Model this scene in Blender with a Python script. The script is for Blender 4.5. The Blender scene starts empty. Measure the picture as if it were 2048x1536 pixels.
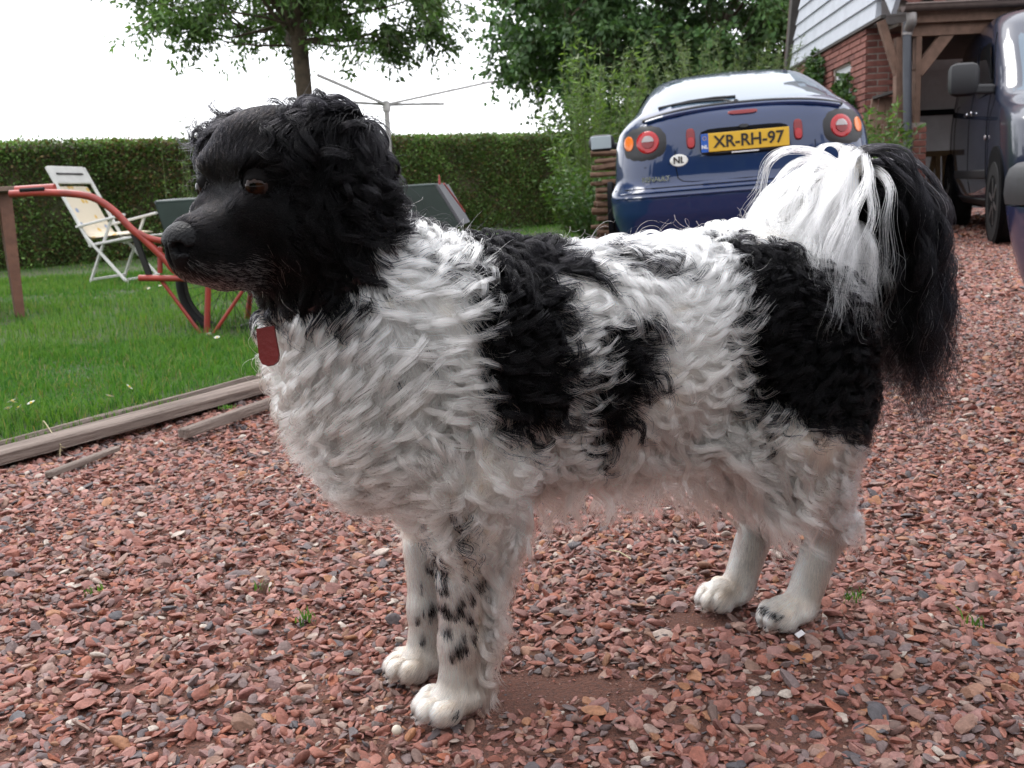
import bpy, bmesh, math, random
import numpy as np
from mathutils import Vector, Matrix, Euler

RNG = np.random.default_rng(7)
random.seed(7)
S = bpy.context.scene
COL = S.collection

# ---------------------------------------------------------------- camera
F_PX, CAM_H = 2054.0, 0.575
PITCH, ROLL = math.radians(10.56), math.radians(2.7)
_cp, _sp, _cr, _sr = math.cos(PITCH), math.sin(PITCH), math.cos(ROLL), math.sin(ROLL)
C_POS = np.array([0.0, 0.0, CAM_H])
C_FW = np.array([0.0, _cp, -_sp])
_u0 = np.array([0.0, _sp, _cp]); _r0 = np.array([1.0, 0, 0])
C_RT = _r0 * _cr - _u0 * _sr
C_UP = _r0 * _sr + _u0 * _cr
cam_d = bpy.data.cameras.new('camera')
cam = bpy.data.objects.new('camera', cam_d); COL.objects.link(cam)
cam_d.sensor_width = 36.0
cam_d.lens = F_PX / 2048 * 36.0
cam_d.clip_start = 0.05; cam_d.clip_end = 800
cam_d.dof.use_dof = True
cam_d.dof.focus_distance = 1.12
cam_d.dof.aperture_fstop = 17.0
M3 = Matrix((C_RT, C_UP, -C_FW)).transposed()
cam.matrix_world = Matrix.Translation(C_POS) @ M3.to_4x4()
S.camera = cam

def ray(u, v): return C_FW * F_PX + C_RT * (u - 1024) + C_UP * (768 - v)
def ground(u, v, z=0.0):
    d = ray(u, v); return C_POS + d * ((z - CAM_H) / d[2])
def atY(u, v, Y):
    d = ray(u, v); return C_POS + d * (Y / d[1])
def onplane(u, v, p, n):
    d = ray(u, v); return C_POS + d * (np.dot(np.asarray(p) - C_POS, n) / np.dot(d, n))

# ---------------------------------------------------------------- sky, sun, exposure
W = bpy.data.worlds.new('World'); S.world = W; W.use_nodes = True
nt = W.node_tree
bg = nt.nodes['Background']
sky = nt.nodes.new('ShaderNodeTexSky'); sky.sky_type = 'NISHITA'; sky.sun_disc = False
SUN_EL, SUN_AZ = math.radians(52), math.radians(-35)
sky.sun_elevation = SUN_EL; sky.sun_rotation = SUN_AZ
mx = nt.nodes.new('ShaderNodeMix'); mx.data_type = 'RGBA'
mx.inputs[0].default_value = 0.86
nt.links.new(sky.outputs[0], mx.inputs[6])
mx.inputs[7].default_value = (12.2, 12.25, 12.8, 1)          # overcast cloud layer
nt.links.new(mx.outputs[2], bg.inputs[0]); bg.inputs[1].default_value = 0.1
sun_d = bpy.data.lights.new('sun', 'SUN'); sun_d.energy = 0.9; sun_d.angle = math.radians(25)
sun_d.color = (1, .97, .93)
sun = bpy.data.objects.new('sun', sun_d); COL.objects.link(sun)
sdir = Vector((math.sin(SUN_AZ) * math.cos(SUN_EL), math.cos(SUN_AZ) * math.cos(SUN_EL), math.sin(SUN_EL)))
sun.rotation_euler = sdir.to_track_quat('Z', 'Y').to_euler(); sun.location = (0, 0, 12)
S.view_settings.view_transform = 'Standard'; S.view_settings.look = 'None'
S.view_settings.exposure = 1.05; S.view_settings.gamma = 1.0; S.view_settings.use_curve_mapping = False
S.render.engine = 'CYCLES'
cy = S.cycles
cy.use_denoising = True
try: cy.denoiser = 'OPENIMAGEDENOISE'
except Exception: pass
cy.max_bounces = 10; cy.diffuse_bounces = 4; cy.glossy_bounces = 6; cy.transmission_bounces = 8; cy.transparent_max_bounces = 16
cy.caustics_reflective = False; cy.caustics_refractive = False
cy.sample_clamp_indirect = 6.0
cy.use_adaptive_sampling = True; cy.adaptive_threshold = 0.008
S.cycles_curves.shape = 'RIBBONS'

# ---------------------------------------------------------------- materials
def mat(name, col, rough=.6, metal=0., spec=.5, coat=0., noise=0., nscale=20., bump=0., bscale=60., attr=None, noise_col=None, ior=None):
    m = bpy.data.materials.new(name); m.use_nodes = True
    n = m.node_tree; b = n.nodes['Principled BSDF']
    b.inputs['Base Color'].default_value = (*col, 1)
    b.inputs['Roughness'].default_value = rough; b.inputs['Metallic'].default_value = metal
    b.inputs['Specular IOR Level'].default_value = spec
    if ior: b.inputs['IOR'].default_value = ior
    if coat: b.inputs['Coat Weight'].default_value = coat; b.inputs['Coat Roughness'].default_value = .04
    out = None
    if attr:
        a = n.nodes.new('ShaderNodeAttribute'); a.attribute_name = attr; out = a.outputs['Color']
    tc = n.nodes.new('ShaderNodeTexCoord')
    if noise:
        t = n.nodes.new('ShaderNodeTexNoise'); t.inputs['Scale'].default_value = nscale; t.inputs['Detail'].default_value = 6
        t.inputs['Roughness'].default_value = .65
        n.links.new(tc.outputs['Object'], t.inputs['Vector'])
        r = n.nodes.new('ShaderNodeMapRange'); r.inputs[1].default_value = .35; r.inputs[2].default_value = .65
        n.links.new(t.outputs['Fac'], r.inputs[0])
        x = n.nodes.new('ShaderNodeMix'); x.data_type = 'RGBA'
        n.links.new(r.outputs[0], x.inputs[0])
        if out is None: x.inputs[6].default_value = (*col, 1)
        else: n.links.new(out, x.inputs[6])
        c2 = noise_col or tuple(c * (1 - noise) for c in col)
        if out is not None and noise_col is None:
            mm = n.nodes.new('ShaderNodeMix'); mm.data_type = 'RGBA'; mm.blend_type = 'MULTIPLY'; mm.inputs[0].default_value = 1
            n.links.new(out, mm.inputs[6]); mm.inputs[7].default_value = (1 - noise,) * 3 + (1,)
            n.links.new(mm.outputs[2], x.inputs[7])
        else: x.inputs[7].default_value = (*c2, 1)
        out = x.outputs[2]
    if out is not None: n.links.new(out, b.inputs['Base Color'])
    if bump:
        t = n.nodes.new('ShaderNodeTexNoise'); t.inputs['Scale'].default_value = bscale; t.inputs['Detail'].default_value = 5
        n.links.new(tc.outputs['Object'], t.inputs['Vector'])
        bp = n.nodes.new('ShaderNodeBump'); bp.inputs['Strength'].default_value = bump; bp.inputs['Distance'].default_value = .01
        n.links.new(t.outputs['Fac'], bp.inputs['Height']); n.links.new(bp.outputs[0], b.inputs['Normal'])
    return m

def leaf_mat(name, trans=.25, rough=.5):
    m = bpy.data.materials.new(name); m.use_nodes = True
    n = m.node_tree; b = n.nodes['Principled BSDF']
    a = n.nodes.new('ShaderNodeAttribute'); a.attribute_name = 'col'
    n.links.new(a.outputs['Color'], b.inputs['Base Color'])
    b.inputs['Roughness'].default_value = rough; b.inputs['Specular IOR Level'].default_value = .35
    t = n.nodes.new('ShaderNodeBsdfTranslucent')
    h = n.nodes.new('ShaderNodeMix'); h.data_type = 'RGBA'; h.blend_type = 'MULTIPLY'; h.inputs[0].default_value = 1
    n.links.new(a.outputs['Color'], h.inputs[6]); h.inputs[7].default_value = (1.5, 1.7, .7, 1)
    n.links.new(h.outputs[2], t.inputs['Color'])
    ms = n.nodes.new('ShaderNodeMixShader'); ms.inputs[0].default_value = trans
    n.links.new(b.outputs[0], ms.inputs[1]); n.links.new(t.outputs[0], ms.inputs[2])
    n.links.new(ms.outputs[0], n.nodes['Material Output'].inputs[0])
    return m

# ---------------------------------------------------------------- object helpers
def link(o, parent=None):
    COL.objects.link(o)
    if parent is not None: o.parent = parent
    return o

def tag(o, label=None, cat=None, group=None, kind=None):
    if label: o['label'] = label
    if cat: o['category'] = cat
    if group: o['group'] = group
    if kind: o['kind'] = kind
    return o

def thing(name, label, cat, loc=(0, 0, 0), rz=0., group=None, rot=None):
    o = bpy.data.objects.new(name, None); o.empty_display_size = .1
    o.location = loc; o.rotation_euler = rot if rot else (0, 0, rz)
    COL.objects.link(o)
    return tag(o, label, cat, group)

def mesh_np(name, V, Fq, m, parent=None, col=None, smooth=False, colname='col', mats=None, midx=None):
    """V (n,3); Fq either (k,3) or (k,4) array or list of lists."""
    me = bpy.data.meshes.new(name)
    V = np.asarray(V, dtype=np.float32)
    if isinstance(Fq, np.ndarray):
        k, w = Fq.shape
        me.vertices.add(len(V)); me.vertices.foreach_set('co', V.ravel())
        me.loops.add(k * w); me.loops.foreach_set('vertex_index', Fq.astype(np.int32).ravel())
        me.polygons.add(k); me.polygons.foreach_set('loop_start', np.arange(0, k * w, w, dtype=np.int32))
        me.update(calc_edges=True)
    else:
        me.from_pydata([tuple(map(float, v)) for v in V], [], Fq)
    if col is not None:
        a = me.attributes.new(colname, 'FLOAT_COLOR', 'POINT')
        c = np.ones((len(V), 4), dtype=np.float32); c[:, :3] = col
        a.data.foreach_set('color', c.ravel())
    for mm in (mats or [m]): me.materials.append(mm)
    if midx is not None: me.polygons.foreach_set('material_index', np.asarray(midx, dtype=np.int32))
    if smooth: me.polygons.foreach_set('use_smooth', np.ones(len(me.polygons), dtype=bool))
    me.validate(clean_customdata=False)
    return link(bpy.data.objects.new(name, me), parent)

class MB:
    """collects simple solids for one mesh"""
    def __init__(s): s.v = []; s.f = []
    def add(s, V, Fs):
        n = len(s.v); s.v += [tuple(map(float, p)) for p in V]; s.f += [[i + n for i in f] for f in Fs]
        return s
    def box(s, c, size, rot=None, bev=0.):
        hx, hy, hz = [a / 2 for a in size]
        if bev <= 0:
            V = [(x, y, z) for x in (-hx, hx) for y in (-hy, hy) for z in (-hz, hz)]
            Fs = [(0, 1, 3, 2), (4, 6, 7, 5), (0, 4, 5, 1), (2, 3, 7, 6), (0, 2, 6, 4), (1, 5, 7, 3)]
        else:
            bm = bmesh.new(); bmesh.ops.create_cube(bm, size=1)
            for v in bm.verts: v.co = Vector((v.co.x * size[0], v.co.y * size[1], v.co.z * size[2]))
            bmesh.ops.bevel(bm, geom=bm.edges[:], offset=min(bev, .45 * min(size)), segments=2, affect='EDGES', profile=.5)
            bm.verts.index_update()
            V = [tuple(v.co) for v in bm.verts]; Fs = [[v.index for v in f.verts] for f in bm.faces]; bm.free()
        R = rot if isinstance(rot, Matrix) else (Euler(rot).to_matrix() if rot else None)
        out = []
        for p in V:
            q = R @ Vector(p) if R else Vector(p)
            out.append((q.x + c[0], q.y + c[1], q.z + c[2]))
        return s.add(out, Fs)
    def bar(s, a, b, w, h, up=(0, 0, 1), bev=0.):
        """box beam from a to b, w across, h along 'up'"""
        a = Vector(a); b = Vector(b); d = b - a; L = d.length; d.normalize()
        u = Vector(up); sx = d.cross(u)
        if sx.length < 1e-5: sx = d.cross(Vector((0, 1, 0)))
        sx.normalize(); u = sx.cross(d).normalized()
        R = Matrix((d, sx, u)).transposed()
        return s.box((a + b) / 2, (L, w, h), R, bev)
    def tube(s, path, r, n=8, closed=False, cap=True):
        P = [Vector(p) for p in path]; k = len(P)
        rs = r if hasattr(r, '__len__') else [r] * k
        V = []; Fs = []
        T = []
        for i in range(k):
            if closed: t = P[(i + 1) % k] - P[i - 1]
            else: t = P[min(i + 1, k - 1)] - P[max(i - 1, 0)]
            T.append(t.normalized())
        u = T[0].orthogonal().normalized()
        for i in range(k):
            u = (u - T[i] * u.dot(T[i]))
            u = u.normalized() if u.length > 1e-6 else T[i].orthogonal().normalized()
            w = T[i].cross(u)
            for j in range(n):
                a = 2 * math.pi * j / n
                V.append(P[i] + (u * math.cos(a) + w * math.sin(a)) * rs[i])
        m = k if closed else k - 1
        for i in range(m):
            for j in range(n):
                a0 = i * n + j; a1 = i * n + (j + 1) % n; b0 = ((i + 1) % k) * n + j; b1 = ((i + 1) % k) * n + (j + 1) % n
                Fs.append((a0, a1, b1, b0))
        if cap and not closed:
            Fs.append(tuple(range(n - 1, -1, -1))); Fs.append(tuple((k - 1) * n + j for j in range(n)))
        return s.add(V, Fs)
    def lathe(s, prof, c, axis=(0, 0, 1), n=20):
        """prof list of (r, h) along axis"""
        ax = Vector(axis).normalized(); u = ax.orthogonal().normalized(); w = ax.cross(u); c = Vector(c)
        V = []; Fs = []
        for (r, h) in prof:
            for j in range(n):
                a = 2 * math.pi * j / n
                V.append(c + ax * h + (u * math.cos(a) + w * math.sin(a)) * max(r, 1e-4))
        k = len(prof)
        for i in range(k - 1):
            for j in range(n):
                Fs.append((i * n + j, i * n + (j + 1) % n, (i + 1) * n + (j + 1) % n, (i + 1) * n + j))
        return s.add(V, Fs)
    def grid(s, P):
        """P (a,b,3) grid of points"""
        P = np.asarray(P); a, b = P.shape[:2]
        Fs = [(i * b + j, i * b + j + 1, (i + 1) * b + j + 1, (i + 1) * b + j) for i in range(a - 1) for j in range(b - 1)]
        return s.add(P.reshape(-1, 3), Fs)
    def obj(s, name, m, parent=None, smooth=False):
        me = bpy.data.meshes.new(name); me.from_pydata(s.v, [], s.f); me.materials.append(m)
        bm = bmesh.new(); bm.from_mesh(me); bmesh.ops.recalc_face_normals(bm, faces=bm.faces); bm.to_mesh(me); bm.free()
        if smooth:
            me.polygons.foreach_set('use_smooth', np.ones(len(me.polygons), dtype=bool))
            try: me.set_sharp_from_angle(angle=math.radians(42))
            except Exception: pass
        me.update()
        return link(bpy.data.objects.new(name, me), parent)

def vnoise(P, scale, seed=0, octaves=3):
    """cheap smooth pseudo noise, roughly -1..1"""
    r = np.random.default_rng(seed); P = np.asarray(P, dtype=np.float64)
    out = np.zeros(len(P)); amp = 1.; tot = 0.
    for o in range(octaves):
        for k in range(4):
            d = r.normal(size=P.shape[1]); d /= np.linalg.norm(d)
            out += amp * np.sin((P @ d) * scale * (1.7 ** o) * r.uniform(.7, 1.4) + r.uniform(0, 6.28)) * .5
        tot += amp; amp *= .6
    return out / tot

def in_poly(x, y, poly):
    poly = np.asarray(poly, dtype=float); ins = np.zeros(len(x), dtype=bool)
    j = len(poly) - 1
    for i in range(len(poly)):
        xi, yi = poly[i]; xj, yj = poly[j]
        c = ((yi > y) != (yj > y)) & (x < (xj - xi) * (y - yi) / (yj - yi + 1e-12) + xi)
        ins ^= c; j = i
    return ins
NCH, FUR_R, NTAIL = 36, .00038, 52
LCELL, LRAD, SWIRL = .0175, .0085, .8
GD_ = 1.0
VD = 1.0
# ================================================================ DOG
DX = np.array([-0.91948, -0.39313, 0.]); DY = np.array([0.39313, -0.91948, 0.]); DZ = np.array([0, 0, 1.])
D_O = np.array([0.1055, 1.208, 0.005])
DMAT = np.stack([DX, DY, DZ])                       # world -> dog: DMAT @ (p - D_O)
def px2dog(u, v, y):
    p = onplane(u, v, D_O + DY * y, DY); q = DMAT @ (p - D_O); return q[0], q[2]

dog = thing('dog', 'black and white shaggy dog standing sideways on the red gravel', 'dog', tuple(D_O), math.atan2(DX[1], DX[0]))

prims = []            # (kind, params, k, op, region)
def cone(a, b, ra, rb, reg, k=.03, op=0): prims.append(('c', (np.array(a, float), np.array(b, float), ra, rb), k, op, reg))
def ell(c, r, reg, k=.03, R=None, op=0): prims.append(('e', (np.array(c, float), np.array(r, float), R), k, op, reg))
def evalp(pr, P):
    kind, q = pr[0], pr[1]
    if kind == 'c':
        a, b, ra, rb = q; ba = b - a; pa = P - a
        h = np.clip(pa @ ba / (ba @ ba), 0, 1)
        return np.linalg.norm(pa - h[..., None] * ba, axis=-1) - (ra + (rb - ra) * h)
    c, r, R = q; p = P - c
    if R is not None: p = p @ R.T
    k0 = np.linalg.norm(p / r, axis=-1); k1 = np.linalg.norm(p / (r * r), axis=-1)
    return k0 * (k0 - 1) / np.maximum(k1, 1e-9)
def bbox(pr):
    q = pr[1]
    if pr[0] == 'c':
        m = max(q[2], q[3]); return np.minimum(q[0], q[1]) - m, np.maximum(q[0], q[1]) + m
    m = np.max(q[1]) if q[2] is not None else q[1]
    return q[0] - m, q[0] + m

# --- trunk
ell((.15, 0, .385), (.20, .108, .128), 'body', .04)
ell((.270, 0, .392), (.082, .093, .122), 'chest', .05)
ell((-.07, 0, .395), (.20, .098, .105), 'body', .05)
ell((-.04, 0, .325), (.18, .078, .085), 'belly', .05)
ell((-.215, 0, .405), (.115, .093, .102), 'rump', .05)
cone((.252, 0, .425), (.340, .012, .540), .098, .072, 'neck', .05)
for s in (1, -1):
    ell((.205, .075 * s, .36), (.072, .045, .13), 'shoulder', .04)
    cone((.20, .073 * s, .28), (.20, .066 * s, .22), .054, .040, 'upper_foreleg', .03)
    cone((.203, .064 * s, .22), (.214, .056 * s, .085), .032, .0195, 'foreleg', .025)
    cone((.214, .056 * s, .085), (.222, .056 * s, .032), .0190, .0185, 'pastern', .015)
    ell((.224, .056 * s, .018), (.029, .023, .016), 'paw', .012)
    for j, (dx, dy) in enumerate(((.022, -.0205), (.033, -.0075), (.033, .0075), (.022, .0205))):
        ell((.221 + dx, (.056 + dy) * s, .0132), (.0175, .0080, .0125), 'paw', .0016)
    # hind leg: s=1 near the camera, the far one a little ahead
    f = 0. if s > 0 else .035
    ell((-.240 + f * .3, .07 * s, .345), (.088, .050, .122), 'thigh', .04)
    cone((-.228 + f * .6, .068 * s, .27), (-.242 + f * .8, .06 * s, .21), .070, .052, 'lower_thigh', .04)
    cone((-.25 + f * .8, .058 * s, .20), (-.308 + f, .047 * s, .122), .041, .024, 'shank', .03)
    cone((-.306 + f, .047 * s, .122), (-.270 + f, .045 * s, .036), .0215, .0185, 'pastern', .012)
    ell((-.249 + f, .045 * s, .018), (.034, .024, .017), 'paw', .012)
    for j, (dx, dy) in enumerate(((.024, -.018), (.034, -.007), (.034, .007), (.024, .018))):
        ell((-.253 + f + dx, (.045 + dy) * s, .0132), (.016, .0076, .0136), 'paw', .0018)
BONE = np.array([(-.28, 0, .46), (-.315, 0, .500), (-.345, 0, .540), (-.368, .0, .571), (-.393, .0, .576), (-.413, 0, .556), (-.422, 0, .510), (-.426, 0, .46)])
for i in range(7):
    cone(BONE[i], BONE[i + 1], .028 - .0028 * i, .028 - .0028 * (i + 1), 'tail', .02)
CLAWS = []
for s in (1, -1):
    f = 0. if s > 0 else .035
    for dx, dy in ((.022, -.0205), (.033, -.0075), (.033, .0075), (.022, .0205)):
        CLAWS.append((.221 + dx + .0165, (.056 + dy) * s, .008)); CLAWS.append((-.253 + f + dx + .0145, (.045 + dy) * s, .008))
# --- head
yaw = math.radians(28); pit = math.radians(5)
HX = np.array([math.cos(yaw) * math.cos(pit), math.sin(yaw) * math.cos(pit), -math.sin(pit)])
HY = np.array([-math.sin(yaw), math.cos(yaw), 0.]); HZ = np.cross(HX, HY)
H_O = np.array([.347, .012, .590]); HR = np.stack([HX, HY, HZ])
def hd(x, y, z): return H_O + HX * x + HY * y + HZ * z
def hell(c, r, reg, k=.02, op=0): ell(hd(*c), r, reg, k, HR, op)
def hcone(a, b, ra, rb, reg, k=.02): cone(hd(*a), hd(*b), ra, rb, reg, k)
hell((-.002, 0, .002), (.082, .068, .067), 'skull', .03)
hell((.040, 0, .032), (.039, .043, .034), 'skull', .03)
for s in (1, -1):
    hell((.015, .040 * s, -.035), (.06, .036, .052), 'cheek', .03)
hcone((.052, 0, -.035), (.124, 0, -.046), .0345, .0300, 'muzzle', .022)
for s in (1, -1):
    hell((.092, .017 * s, -.060), (.046, .017, .023), 'muzzle', .014)
    hell((.064, .031 * s, .022), (.018, .016, .010), 'brow', .02)
    hell((.078, .030 * s, -.020), (.026, .014, .016), 'muzzle', .02)
hcone((.01, 0, -.074), (.104, 0, -.071), .032, .015, 'jaw', .014)
for s in (1, -1):
    hell((-.004, .060 * s, .042), (.046, .024, .024), 'ear', .02)
    hell((-.008, .078 * s, -.02), (.044, .013, .072), 'ear', .014)
EYE = [hd(.0775, .0385 * s, .004) for s in (1, -1)]
EYE_R = .0125
for s in (1, -1):
    hell((.0875, .0445 * s, .003), (.013, .0110, .0085), 'eye', .006, op=1)
for e in EYE: ell(e, (.0134, .0134, .0134), 'eye', .004)
for s in (1, -1): hell((.0895, .0465 * s, .0020), (.0118, .0125, .0067), 'eye', .002, op=1)

# --- signed distance grid and one continuous surface (surface nets)
H = .0031
G0 = np.array([-.58, -.185, -.012]); G1 = np.array([.545, .20, .70])
GN = np.ceil((G1 - G0) / H).astype(int) + 1
D = np.full(GN, .12, dtype=np.float32)
ax = [(G0[i] + H * np.arange(GN[i])).astype(np.float32) for i in range(3)]
for pr in prims:
    lo, hi = bbox(pr); lo = lo - .06; hi = hi + .06
    i0 = np.clip(np.floor((lo - G0) / H).astype(int), 0, GN - 1); i1 = np.clip(np.ceil((hi - G0) / H).astype(int) + 1, 1, GN)
    sl = tuple(slice(a, b) for a, b in zip(i0, i1))
    P = np.stack(np.meshgrid(ax[0][sl[0]], ax[1][sl[1]], ax[2][sl[2]], indexing='ij'), axis=-1)
    d = evalp(pr, P).astype(np.float32); k = pr[2]; o = D[sl]
    if pr[3] == 0:
        h = np.maximum(k - np.abs(o - d), 0) / k; D[sl] = np.minimum(o, d) - h * h * k * .25
    else:
        d = -d; h = np.maximum(k - np.abs(o - d), 0) / k; D[sl] = np.maximum(o, d) + h * h * k * .25

def surface_nets(D, G0, H):
    s = D < 0
    nx, ny, nz = D.shape
    c = np.zeros((nx - 1, ny - 1, nz - 1), dtype=np.int8)
    for a in (0, 1):
        for b in (0, 1):
            for e in (0, 1): c += s[a:nx - 1 + a, b:ny - 1 + b, e:nz - 1 + e]
    act = (c > 0) & (c < 8)
    idx = -np.ones(act.shape, dtype=np.int64); I = np.argwhere(act); idx[act] = np.arange(len(I))
    acc = np.zeros((len(I), 3)); cnt = np.zeros(len(I))
    cr = [(a, b, e) for a in (0, 1) for b in (0, 1) for e in (0, 1)]
    for p in cr:
        for axn in range(3):
            if p[axn]: continue
            q = list(p); q[axn] = 1
            da = D[I[:, 0] + p[0], I[:, 1] + p[1], I[:, 2] + p[2]]; db = D[I[:, 0] + q[0], I[:, 1] + q[1], I[:, 2] + q[2]]
            m = (da < 0) != (db < 0); t = np.where(m, da / np.where(m, da - db, 1), 0)
            for j in range(3):
                acc[:, j] += np.where(m, p[j] + (t if j == axn else 0), 0)
            cnt += m
    V = G0 + H * (I + acc / cnt[:, None])
    Q = []
    for axn in range(3):
        a, b = [(1, 2), (2, 0), (0, 1)][axn]
        sh = [slice(1, n - 1) for n in D.shape]; sh[axn] = slice(0, D.shape[axn] - 1)
        s0 = s[tuple(sh)]; sh2 = list(sh); sh2[axn] = slice(1, D.shape[axn]); s1 = s[tuple(sh2)]
        E = np.argwhere(s0 != s1); inside = s0[E[:, 0], E[:, 1], E[:, 2]]
        off = np.ones(3, int); off[axn] = 0; E = E + off
        def cell(da, db):
            k = E.copy(); k[:, a] += da; k[:, b] += db; return idx[k[:, 0], k[:, 1], k[:, 2]]
        q = np.stack([cell(-1, -1), cell(0, -1), cell(0, 0), cell(-1, 0)], 1)
        q[~inside] = q[~inside][:, ::-1]; Q.append(q)
    return V, np.concatenate(Q)

BV, BQ = surface_nets(D, G0, H)

def samp(P):
    g = (P - G0) / H; g = np.clip(g, 0, np.array(D.shape) - 1.001); i = g.astype(np.int32); f = (g - i).astype(np.float32)
    x, y, z = i[..., 0], i[..., 1], i[..., 2]; fx, fy, fz = f[..., 0], f[..., 1], f[..., 2]
    c0 = (D[x, y, z] * (1 - fx) + D[x + 1, y, z] * fx) * (1 - fy) + (D[x, y + 1, z] * (1 - fx) + D[x + 1, y + 1, z] * fx) * fy
    c1 = (D[x, y, z + 1] * (1 - fx) + D[x + 1, y, z + 1] * fx) * (1 - fy) + (D[x, y + 1, z + 1] * (1 - fx) + D[x + 1, y + 1, z + 1] * fx) * fy
    return c0 * (1 - fz) + c1 * fz
def grad(P, e=.004):
    g = np.stack([samp(P + d) - samp(P - d) for d in np.eye(3) * e], -1)
    return g / np.maximum(np.linalg.norm(g, axis=-1, keepdims=True), 1e-6)

# --- coat pattern: patches outlined on the flank, in dog coordinates (length, height)
def poly_on(pts, y): return np.array([px2dog(u, v, y) for u, v in pts])
P_HEAD = poly_on([(830, 385), (828, 440), (800, 500), (770, 555), (735, 615), (690, 660), (630, 685), (565, 680), (510, 660), (465, 610), (250, 620), (150, 100), (820, 100)], .06)
P_NAPE = poly_on([(805, 395), (850, 385), (930, 425), (985, 450), (930, 475), (860, 475), (832, 450)], .03)
P_SAD = poly_on([(1010, 430), (1120, 400), (1228, 400), (1237, 490), (1262, 530), (1285, 575), (1270, 600), (1235, 585), (1185, 570), (1168, 600), (1176, 650), (1188, 700), (1184, 760), (1184, 840), (1152, 882), (1100, 910), (1040, 910), (1012, 868), (968, 842), (958, 785), (975, 720), (990, 670), (1010, 610), (1030, 560), (1020, 510)], .12)
P_SIDE = poly_on([(1240, 680), (1290, 660), (1350, 650), (1362, 690), (1362, 745), (1352, 815), (1312, 885), (1258, 950), (1232, 930), (1246, 880), (1218, 865), (1224, 790), (1246, 750), (1240, 710)], .12)
P_RUMP = poly_on([(1490, 480), (1540, 490), (1600, 500), (1780, 540), (1850, 680), (1850, 840), (1760, 905), (1690, 890), (1640, 862), (1570, 855), (1512, 845), (1510, 790), (1480, 760), (1445, 740), (1440, 690), (1465, 640), (1460, 590), (1488, 540)], .11)
P_GREY = [poly_on(p, .1) for p in ([(1290, 505), (1340, 490), (1380, 520), (1370, 545), (1320, 535)], [(1370, 510), (1400, 520), (1440, 560), (1430, 580), (1390, 560)], [(830, 500), (860, 515), (855, 545), (835, 535)], [(1205, 720), (1240, 730), (1235, 770), (1205, 780)])]
SPOTS = [(950, 552, 17, .12), (932, 578, 9, .12), (1000, 650, 8, .12), (905, 1075, 10, .08), (885, 1135, 17, .08), (893, 1192, 14, .08), (905, 1240, 12, .08), (902, 1278, 13, .08), (952, 1278, 13, .08), (922, 1309, 18, .08), (950, 1304, 11, .08),
         (908, 1432, 9, .08), (926, 1458, 10, .08), (866, 1225, 11, -.03), (894, 1306, 10, -.03), (1545, 1233, 10, .06), (1540, 900, 9, .11), (820, 800, 9, .11), (870, 745, 9, .11), (700, 655, 9, .1)]
SPOTS = [(np.array(px2dog(u, v, y)), r / 1750. * (.68 if v > 1050 else 1), y) for u, v, r, y in SPOTS]
_r = np.random.default_rng(17)
for k_ in range(46): SPOTS.append((np.array(px2dog(_r.uniform(868, 985), _r.uniform(1040, 1330), .08)), _r.uniform(.0015, .0045), .08))
for k_ in range(14): SPOTS.append((np.array(px2dog(_r.uniform(840, 900), _r.uniform(1140, 1310), -.03)), _r.uniform(.0015, .004), -.03))

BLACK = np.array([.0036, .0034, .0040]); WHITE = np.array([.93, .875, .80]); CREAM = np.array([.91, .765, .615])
def coat_colour(P, reg_tail=None, jit=0., seed=1):
    """black or white for points in dog coordinates; edges are ragged"""
    n = len(P); r = np.random.default_rng(seed)
    nx = vnoise(P, 70, 5) * .007 + vnoise(P, 260, 8) * .003 + r.normal(size=n) * jit
    nz = vnoise(P, 70, 6) * .007 + vnoise(P, 260, 9) * .003 + r.normal(size=n) * jit
    x = P[:, 0] + nx; z = P[:, 2] + nz
    blk = in_poly(x, z, P_HEAD) & (P[:, 0] > .2)
    blk |= in_poly(x, z, P_NAPE) | in_poly(x, z, P_SAD) | in_poly(x, z, P_SIDE) | (in_poly(x, z, P_RUMP) & (P[:, 0] < -.15))
    mix = r.random(n)
    for g in P_GREY: blk |= in_poly(x, z, g) & (mix < .55)
    for c, rad, y in SPOTS:
        side = (P[:, 1] > -.01) if y > 0 else (P[:, 1] < .01)
        q = np.hypot(P[:, 0] - c[0] + nx * .5, P[:, 2] - c[1] + nz * .5)
        blk |= (q < rad) & side & (mix < .85)
    # greying chin and lips
    hp = (P - H_O) @ HR.T
    chin = (hp[:, 0] > .05) & (hp[:, 0] < .16) & (hp[:, 2] < -.058 + .01 * vnoise(P, 120, 3)) & (np.abs(hp[:, 1]) < .06)
    grey = chin & (mix < .40 * np.clip((-.05 - hp[:, 2]) / .03, 0, 1) * np.clip((hp[:, 0] - .055) / .05, 0, 1))
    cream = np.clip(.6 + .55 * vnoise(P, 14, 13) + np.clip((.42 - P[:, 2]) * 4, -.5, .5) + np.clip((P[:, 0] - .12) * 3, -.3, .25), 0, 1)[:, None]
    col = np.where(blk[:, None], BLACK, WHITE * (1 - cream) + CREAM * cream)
    col = col * (1 + .07 * r.normal(size=(n, 1)))
    dirt = np.clip((.11 - P[:, 2]) / .08, 0, 1)[:, None] * np.clip(.35 + .6 * vnoise(P, 60, 15) + .5 * vnoise(P, 180, 16), 0, .85)[:, None]
    col = np.where(blk[:, None], col, col * (1 - dirt) + np.array([.44, .33, .25]) * dirt)
    col = np.where(grey[:, None], np.array([.36, .33, .31]), col)
    return np.clip(col, .003, .95).astype(np.float32), blk

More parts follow.
